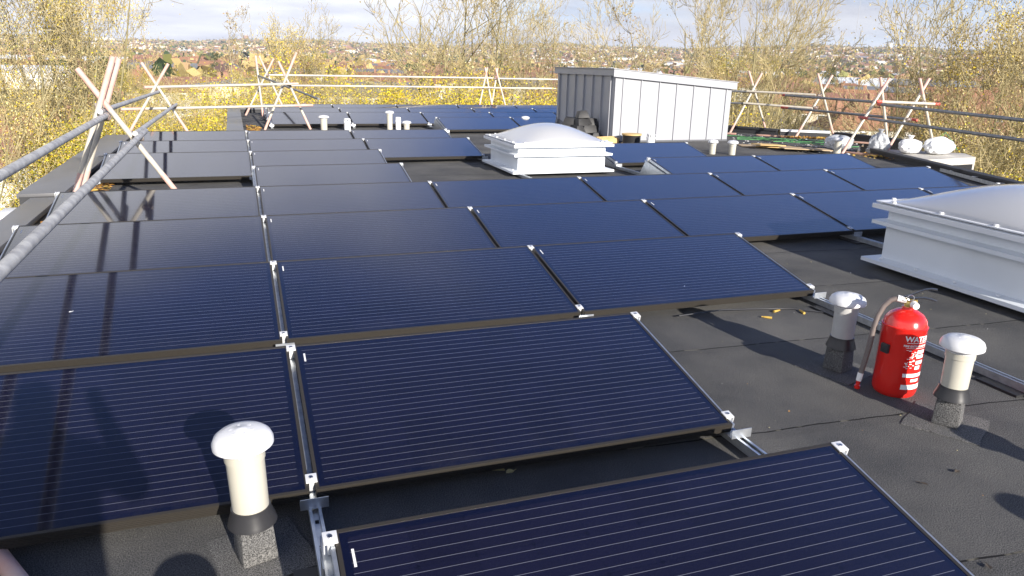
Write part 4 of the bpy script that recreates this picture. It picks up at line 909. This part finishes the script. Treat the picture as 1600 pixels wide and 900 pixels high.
# belts of trees below the skyline
def belt(kind, pxs, ds, Hs, label, group, n, wide=(.9, 1.3)):
    for i in range(n):
        px = pxs[0]+(pxs[1]-pxs[0])*(i+rt.random())/n
        tree(kind, px, rt.uniform(*ds), rt.uniform(*Hs), label+(', %s from the left' % ORD[i] if n <= 14 else ''), group, rt.uniform(*wide))
belt('yellow', (500, 900), (25, 30), (10.9, 12.0), 'bright yellow leafed tree just behind the rear panel rows', 'yellow trees behind the rear panels', 10)
belt('yellow', (345, 480), (25, 31), (10.2, 11.2), 'yellow leafed tree behind the tall left frames', 'yellow trees behind the left frames', 3)
belt('yellow', (1190, 1290), (24, 32), (9.6, 10.4), 'yellow green tree left of the bag side frame', 'yellow trees left of the bag side frame', 3)
belt('yellow', (1300, 1480), (24, 32), (8.4, 9.5), 'yellow green tree behind the right rails', 'yellow trees behind the right rails', 7)
belt('olive', (1400, 1760), (15, 24), (8.8, 10.2), 'yellow green bushy tree below the right rails', 'bushy trees right of the roof', 11)
belt('olive', (1150, 1420), (20, 30), (8.2, 9.4), 'olive bushy tree behind the debris strip', 'bushy trees behind the debris strip', 6)
belt('brush', (1500, 1700), (28, 40), (10.8, 12.6), 'tan scrub tree at the right behind the rails', 'tan scrub trees at the right', 6)
belt('olive', (110, 230), (26, 34), (9.4, 10.6), 'mustard coloured bushy tree behind the nearest crossed tubes', 'mustard bushes left of the roof', 4)
belt('brush', (90, 260), (30, 48), (10.2, 11.6), 'tan scrub tree behind the mustard bushes', 'tan scrub at the left', 6)
belt('brush', (-60, 100), (16, 24), (6.5, 9.2), 'thin straw coloured scrub tree low at the left edge', 'straw coloured scrub at the left edge', 5, (.8, 1.1))
belt('olive', (-40, 190), (11, 17), (3.0, 5.8), 'low green brown bush on the grass left of the building', 'low bushes on the grass', 6, (1.2, 1.8))
belt('brush', (250, 420), (34, 60), (9.5, 11.4), 'tan scrub tree left of the tall rear frames', 'tan scrub left of the rear frames', 8)
belt('brush', (400, 640), (34, 60), (10.4, 12.0), 'tan scrub tree between rear frames and bare trees', 'tan scrub in the middle left', 10)
belt('brush', (630, 880), (44, 70), (10.2, 11.8), 'tan scrub tree behind the big bare trunks', 'tan scrub behind the bare trunks', 8)
belt('brush', (880, 1260), (45, 80), (10.6, 12.2), 'tan scrub tree behind the plant hut', 'tan scrub behind the hut', 12)
belt('olive', (200, 800), (70, 120), (8, 10.6), 'distant olive tree among the first houses', 'olive trees among the houses', 16)
belt('brush', (1240, 1600), (75, 150), (4.5, 6.5), 'distant tan tree among the red roofed houses', 'tan trees among the red roofs', 12)
belt('brush', (-50, 250), (70, 140), (8, 11), 'distant tan tree at the left among pale houses', 'tan trees at the far left', 12)
belt('olive', (100, 1500), (190, 420), (6, 9), 'far off tree between rows of houses', 'far off trees between houses', 70)
# ---- houses
ROOFC = [mat('roof_tile_orange', (.32, .16, .09), .85, noise=(.9, (.23, .12, .07), .35, .7), bump=(5, .5, .05)), mat('roof_tile_brown', (.24, .12, .08), .85, noise=(.9, (.17, .09, .07), .35, .7), bump=(5, .5, .05)), mat('roof_slate', (.16, .16, .18), .7, noise=(.9, (.11, .11, .13), .35, .7))]
WALLC = [mat('house_render', (.72, .70, .64), .85, noise=(.6, (.60, .58, .52), .35, .7)), mat('house_brick', (.34, .18, .12), .9, noise=(3, (.26, .14, .10), .35, .7)), mat('house_cream', (.62, .54, .40), .85, noise=(.6, (.54, .46, .34), .35, .7))]
PANE = bpy.data.materials['dark_pane']
def house_proto(w_, d_, h_, rh, wm, rm, hip=False):
    e = empty('house'); MB().box(-w_/2, w_/2, -d_/2, d_/2, -1, h_).build('wall', wm, e)
    o_ = .35; r = MB(); a, b = w_/2+o_, d_/2+o_; k = (d_/2 if hip else 0)
    r.add([(-a, -b, h_-.1), (a, -b, h_-.1), (a, b, h_-.1), (-a, b, h_-.1), (-a+k, 0, h_+rh), (a-k, 0, h_+rh)], [(0, 1, 5, 4), (2, 3, 4, 5), (0, 4, 3), (1, 2, 5), (0, 3, 2, 1)])
    ro = r.build('roof', rm, e)
    for s in (-1, 1): MB().box(s*w_*.30-.35, s*w_*.30+.35, -.3, .3, h_+rh*.5, h_+rh+1.0).build('chimney', WALLC[1], ro)
    for fx in (-.32, -.1, .12, .33):
        for fz in (.95, 3.6):
            if fz+1.2 > h_: continue
            f = MB().box(w_*fx-.6, w_*fx+.6, -d_/2-.06, -d_/2+.02, fz, fz+1.25).build('window', UPVC, e)
            MB().box(w_*fx-.52, w_*fx+.52, -d_/2-.075, -d_/2-.055, fz+.08, fz+1.17).build('pane', PANE, f)
    MB().box(w_*.0-.4, w_*.0+.4, -d_/2-.05, -d_/2+.02, 0, 2.0).build('door', PKW, e)
    return e
HP = []
for (w_, d_, h_, rh, wm, rm, hip) in ((12, 8, 5.2, 2.8, 0, 0, True), (22, 8, 5.2, 2.8, 0, 1, False), (14, 8, 5.0, 3.0, 1, 0, False), (26, 8.5, 5.3, 2.7, 1, 1, False), (12, 8, 5.2, 2.6, 2, 0, True), (20, 9, 5.5, 2.6, 0, 2, False)):
    HP.append(house_proto(w_, d_, h_, rh, WALLC[wm], ROOFC[rm], hip))
HD = ['pair of white rendered houses under a hipped orange tile roof', 'white rendered terrace under a brown tile roof', 'brick houses under an orange tile gable roof', 'long brick terrace under a brown tile roof', 'cream rendered houses under a hipped orange roof', 'white rendered block under a grey slate roof']
for p in HP: CH[p.name] = kids(p)
for p in HP:
    for c in CH[p.name]: CH[c.name] = kids(c)
def cpt(o, parent=None):
    c = o.copy(); col.objects.link(c); c.parent = parent
    for k in CH.get(o.name, ()): cpt(k, c)
    return c
used = set(); placed = []
def house(i, x, y, rz, label=None, s=1.0, group=None):
    if i in used: e = cpt(HP[i])
    else: e = HP[i]; used.add(i)
    e.location = (x, y, ground_z(x, y)-.3); e.rotation_euler = (0, 0, rz); e.scale = (s,)*3
    tag(e, label or HD[i], 'house', group or HD[i]); placed.append((x, y)); return e
def hpx(i, px, d, rz, label, s=1.0): x, y = polar(az_of(px), d); house(i, x, y, rz, label, s, 'houses that stand out below the roof')
hpx(0, 1362, 118, -.35, 'orange hipped roof house with white walls directly behind the bag side frame', .95)
hpx(4, 1300, 150, -.5, 'orange roofed house left of the bag side frame top', 1.0)
hpx(2, 1410, 140, -.2, 'tiled house between the two rightmost crossed frames', 1.0)
hpx(1, 1330, 172, -.45, 'long brown roofed terrace above the right crossed frames')
hpx(2, 1480, 135, -.9, 'brick house beside the bare tree near the right edge')
hpx(1, 770, 96, -.15, 'long white low building just above the rear panel rows at middle', .8)
hpx(5, 735, 88, -.1, 'white walled block behind the bare tree trunks', .7)
hpx(1, 20, 72, .35, 'white house low at the left edge of the photo', .8)
hpx(0, 42, 92, .4, 'white house with dark windows behind scrub at the left edge', .8)
hpx(0, 90, 120, .3, 'small white walled house left of the nearest crossed tubes', .8)
hpx(4, 190, 130, .2, 'white fronted house behind the top of the nearest crossed tubes', .8)
hpx(0, 490, 90, .1, 'white house peeping between rails at the tall left frames', .8)
hpx(0, 645, 200, .0, 'white and red house left of the big bare tree', 1.0)
rh_ = random.Random(9)
def clash(x, y, r): return any((x-a)**2+(y-b)**2 < r*r for a, b in placed)
streets = 0
for ring in range(30):                                     # streets as gently curved rows, some seen end on
    d = 150+ring*ring*1.05+ring*11
    off = rh_.uniform(-.4, .4)
    step = 26+8*rh_.random()
    azs = -15.
    while azs < 56:
        azs += math.degrees(step/d)*rh_.uniform(.9, 1.5)
        if rh_.random() < .22 or len(placed) > 285: continue
        x, y = polar(azs, d+rh_.uniform(-8, 8)+12*math.sin(azs*.2+ring))
        if clash(x, y, 21): continue
        i = rh_.choice((0, 1, 2, 3, 3, 1, 4, 2, 5)); house(i, x, y, off-R_(azs)*.6+(1.57 if rh_.random() < .2 else 0))
for i in range(6):
    if i not in used: house(i, *polar(20+i, 500+i*30), 0)
# large sheds and long roofs
def shed(px, d, L_, W_, H_, rz, wm, rm, label, dz=0):
    x, y = polar(az_of(px), d); e = empty('warehouse', (x, y, ground_z(x, y)+dz), rz, label, 'warehouse', 'large sheds in the town')
    MB().box(-L_/2, L_/2, -W_/2, W_/2, -2, H_).build('wall', wm, e)
    m = MB(); m.add([(-L_/2-.3, -W_/2-.3, H_), (L_/2+.3, -W_/2-.3, H_), (L_/2+.3, W_/2+.3, H_), (-L_/2-.3, W_/2+.3, H_), (-L_/2-.3, 0, H_+W_*.12), (L_/2+.3, 0, H_+W_*.12)], [(0, 1, 5, 4), (2, 3, 4, 5), (0, 4, 3), (1, 2, 5), (0, 3, 2, 1)]); m.build('roof', rm, e)
    for k in range(4): MB().box(-L_/2+L_*(k+.3)/4, -L_/2+L_*(k+.6)/4, -W_/2-.08, -W_/2-.02, .5, H_*.6).build('door', PKW if k == 1 else ROOFC[2], e)
    return e
WR = mat('white_sheet_roof', (.75, .77, .80), .45, noise=(.2, (.62, .66, .70), .35, .7)); GRR = mat('grey_sheet_roof', (.20, .21, .22), .6, noise=(.2, (.15, .15, .17), .35, .7)); CRM = mat('cream_wall', (.66, .58, .36), .8, noise=(.3, (.58, .50, .32), .35, .7))
shed(318, 175, 26, 13, 6.0, .05, CRM, GRR, 'long cream building with grey roof beyond the left step rails')
shed(252, 360, 26, 20, 5.5, .1, WALLC[0], GRR, 'white shed with dark grey roof beyond the left crossed frame')
for i, px in enumerate((1318, 1345, 1372, 1400)):
    shed(px, 330, 16, 30, 5.5, -.55, WALLC[0], WR, 'pale sheet roofed shed, %s from the left in the row at right' % ORD[i])
shed(1388, 260, 22, 12, 6, -.6, WALLC[1], GRR, 'dark roofed block below the pale sheds at right')
shed(1470, 270, 22, 14, 8, -.6, WALLC[1], GRR, 'dark roofed block beside the sapling at right')
shed(960, 520, 60, 26, 6, -.3, WALLC[0], WR, 'long white shed above the plant hut')
shed(1240, 560, 70, 24, 6, -.4, WALLC[0], WR, 'long white shed left of the dark round tree')
shed(100, 480, 60, 24, 6, .2, WALLC[0], WR, 'white shed far off at upper left')
shed(20, 300, 30, 18, 5, .2, WALLC[0], WR, 'white roofed shed at the left edge behind twigs')
# town spread over the far slopes: too many to count
rs = np.random.RandomState(3); V = []; F = []; MI = []
def addbox(x, y, z, a, w_, d_, h_, rh, wmi, rmi):
    c, s = math.cos(a), math.sin(a); b = len(V)
    for (px_, py_, pz_) in ((-w_, -d_, -2), (w_, -d_, -2), (w_, d_, -2), (-w_, d_, -2), (-w_, -d_, h_), (w_, -d_, h_), (w_, d_, h_), (-w_, d_, h_), (-w_, 0, h_+rh), (w_, 0, h_+rh)):
        V.append((x+px_*c-py_*s, y+px_*s+py_*c, z+pz_))
    for q, m_ in (((0, 1, 5, 4), wmi), ((2, 3, 7, 6), wmi), ((1, 2, 6, 5), wmi), ((3, 0, 4, 7), wmi), ((4, 5, 9, 8), rmi), ((6, 7, 8, 9), rmi), ((5, 6, 9, 9), wmi), ((7, 4, 8, 8), wmi)): F.append([b+k for k in q]); MI.append(m_)
for i in range(7200):
    az = rs.uniform(-17, 58); d = 600+3700*rs.rand()**.8; x, y = polar(az, d)
    n_ = math.sin(x*.006+y*.002)*math.cos(y*.005-x*.003)
    if n_ < -.35 and rs.rand() < .8: continue
    al = round(math.sin(x*.0016+y*.0023)*3)*.5; big = rs.rand() < .05
    w_ = rs.uniform(9, 22) if big else rs.uniform(4, 11); wmi = rs.choice([0, 0, 1, 2]); rmi = 5 if big and rs.rand() < .6 else rs.choice([3, 3, 4, 4, 4, 6])
    addbox(x, y, ground_z(x, y), al+rs.normal()*.1+(1.57 if rs.rand() < .3 else 0), w_, w_*.6 if big else 4, rs.uniform(5, 9) if big else rs.uniform(4.5, 6), 1.5 if big else 2.8, wmi, rmi)
Fq = np.array(F)
tri = Fq[:, 2] == Fq[:, 3]
me = bpy.data.meshes.new('distant_houses'); me.from_pydata(V, [], [tuple(f[:3]) if t else tuple(f) for f, t in zip(F, tri)])
for m_ in (WALLC[0], WALLC[1], WALLC[2], ROOFC[0], ROOFC[1], WR, ROOFC[2]): me.materials.append(m_)
me.polygons.foreach_set('material_index', MI); me.update(); o = bpy.data.objects.new('distant_houses', me); col.objects.link(o); tag(o, 'thousands of small houses spread over the far slopes', 'houses', kind='stuff')
# far woodland: clumps of leaf faces on the slopes
C_ = []
for i in range(11000):
    az = rs.uniform(-18, 60); d = 260+4100*rs.rand()**.75; x, y = polar(az, d); C_.append((x, y, ground_z(x, y), d))
C_ = np.array(C_); k = 15; n = len(C_)
cs = 2.2+1.8*rs.rand(n, 1, 1)+C_[:, 3].reshape(-1, 1, 1)*.0006
off = rs.normal(size=(n, k, 3)); off[..., 2] = np.abs(off[..., 2])*1.1; P = C_[:, None, :3]+off*cs*.75+np.array([0, 0, 1.5]); P = P.reshape(-1, 3); N_ = len(P)
u = rs.normal(size=(N_, 3)); u /= np.linalg.norm(u, axis=1, keepdims=True); v = np.cross(u, rs.normal(size=(N_, 3))); v /= np.linalg.norm(v, axis=1, keepdims=True)
sz = (np.repeat(cs.reshape(-1), k)*rs.uniform(.5, 1.0, N_))[:, None]
Q = np.stack([P-u*sz, P+v*sz*.8, P+u*sz, P-v*sz*.8], 1).reshape(-1, 3)
mi = np.repeat(rs.choice([0, 0, 1, 2, 2, 3], n), k); jm = rs.rand(N_) < .3; mi[jm] = rs.choice(4, jm.sum())
me = arr_mesh('distant_woodland', Q, np.arange(N_*4).reshape(-1, 4), mi, [L_TAN, L_OLV, L_BRN, L_DG]); o = bpy.data.objects.new('distant_woodland', me); col.objects.link(o); tag(o, 'trees in their thousands over the far slopes', 'woodland', kind='stuff')
# radio mast
x, y = polar(az_of(1333), 3900); mz = ground_z(x, y)
e = empty('radio_mast', (x, y, mz), 0, 'tall thin lattice radio mast on the far hill', 'mast'); HM = 255
m = MB()
for k in range(3):
    a = k*2.094; m.tube((1.6*math.cos(a), 1.6*math.sin(a), 0), (1.2*math.cos(a), 1.2*math.sin(a), HM), .45, .3, 5)
m.build('leg_frame', GALV, e); m = MB()
for i in range(40):
    z0 = i*HM/40
    for k in range(3): a, b = k*2.094, (k+1)*2.094; m.tube((1.5*math.cos(a), 1.5*math.sin(a), z0), (1.5*math.cos(b), 1.5*math.sin(b), z0+HM/40), .18, n=4)
m.build('bracing', GALV, e); MB().tube((0, 0, HM), (0, 0, HM+22), .5, .2, 6).build('aerial', WHITEPL, e)
m = MB()
for k in range(3):
    a = k*2.094+.5
    for h in (.5, .95): m.tube((0, 0, HM*h), (90*math.cos(a), 90*math.sin(a), 5), .10, n=3)
m.build('guy_wires', GALV, e)
# tower and blocks on the left skyline
for i, (px, d, w_, h_, lab) in enumerate(((385, 3600, 9, 26, 'small dark tower on the left skyline'), (1388, 3300, 10, 24, 'pale square tower block on the right hillside'), (1246, 3000, 22, 14, 'broad white block on the right hillside'), (165, 3000, 30, 14, 'broad white block on the left skyline'))):
    x, y = polar(az_of(px), d); e = empty('tower_block', (x, y, ground_z(x, y)), .3, lab, 'building', 'blocks on the skyline')
    MB().box(-w_, w_, -w_*.6, w_*.6, -3, h_).build('wall', [WALLC[1], WALLC[0]][i > 0], e); MB().box(-w_*.3, w_*.3, -w_*.3, w_*.3, h_, h_+3).build('roof_plant', WALLC[2], e)
# haze box round everything
hz_v = MB().box(-7000, 8600, -9500, 8800, -45, 330).build('haze', None if False else bpy.data.materials.new('haze_air')); hm = hz_v.data.materials[0]; hm.use_nodes = True
t = hm.node_tree; t.nodes.clear(); vo = t.nodes.new('ShaderNodeVolumePrincipled'); vo.inputs['Color'].default_value = (.82, .88, 1, 1); vo.inputs['Density'].default_value = .00014
ou = t.nodes.new('ShaderNodeOutputMaterial'); t.links.new(vo.outputs[0], ou.inputs['Volume']); tag(hz_v, kind='stuff')
# ================================================================== PHOTOGRAPHER (out of view, casts the shadow at lower left)
def person():
    me = bpy.data.meshes.new('person'); s = .925
    J = {'pel': (0, 0, .98, .155), 'sto': (0, .0, 1.15, .15), 'che': (0, 0, 1.35, .165), 'nec': (0, .01, 1.50, .062), 'hea': (0, .03, 1.60, .085), 'top': (0, .03, 1.70, .075),
         'shL': (-.19, 0, 1.42, .065), 'elL': (-.27, .16, 1.22, .05), 'wrL': (-.10, .27, 1.50, .032), 'haL': (-.075, .30, 1.55, .03),
         'shR': (.19, 0, 1.42, .065), 'elR': (.27, .16, 1.22, .05), 'wrR': (.12, .27, 1.50, .032), 'haR': (.095, .30, 1.55, .03),
         'hiL': (-.10, 0, .92, .10), 'knL': (-.13, .03, .50, .065), 'anL': (-.14, 0, .09, .045), 'toL': (-.15, .16, .04, .035),
         'hiR': (.10, 0, .92, .10), 'knR': (.13, .03, .50, .065), 'anR': (.14, 0, .09, .045), 'toR': (.15, .16, .04, .035)}
    E = [('pel', 'sto'), ('sto', 'che'), ('che', 'nec'), ('nec', 'hea'), ('hea', 'top'), ('che', 'shL'), ('shL', 'elL'), ('elL', 'wrL'), ('wrL', 'haL'), ('che', 'shR'), ('shR', 'elR'), ('elR', 'wrR'), ('wrR', 'haR'),
         ('pel', 'hiL'), ('hiL', 'knL'), ('knL', 'anL'), ('anL', 'toL'), ('pel', 'hiR'), ('hiR', 'knR'), ('knR', 'anR'), ('anR', 'toR')]
    ks = list(J); me.from_pydata([(J[k][0]*s, J[k][1]*s, J[k][2]*s) for k in ks], [(ks.index(a), ks.index(b)) for a, b in E], [])
    o = bpy.data.objects.new('person', me); col.objects.link(o); me.materials.append(CLOTH)
    o.modifiers.new('skin', 'SKIN'); sd_ = me.skin_vertices[0].data
    for i, k in enumerate(ks): sd_[i].radius = (J[k][3]*s, J[k][3]*s); sd_[i].use_root = (k == 'pel')
    ss = o.modifiers.new('sub', 'SUBSURF'); ss.levels = 2; ss.render_levels = 2
    o.location = (-.24, -1.26, 0); o.rotation_euler.z = R_(-14)
    tag(o, 'photographer in dark clothes holding a phone up, only the shadow shows', 'person')
person()
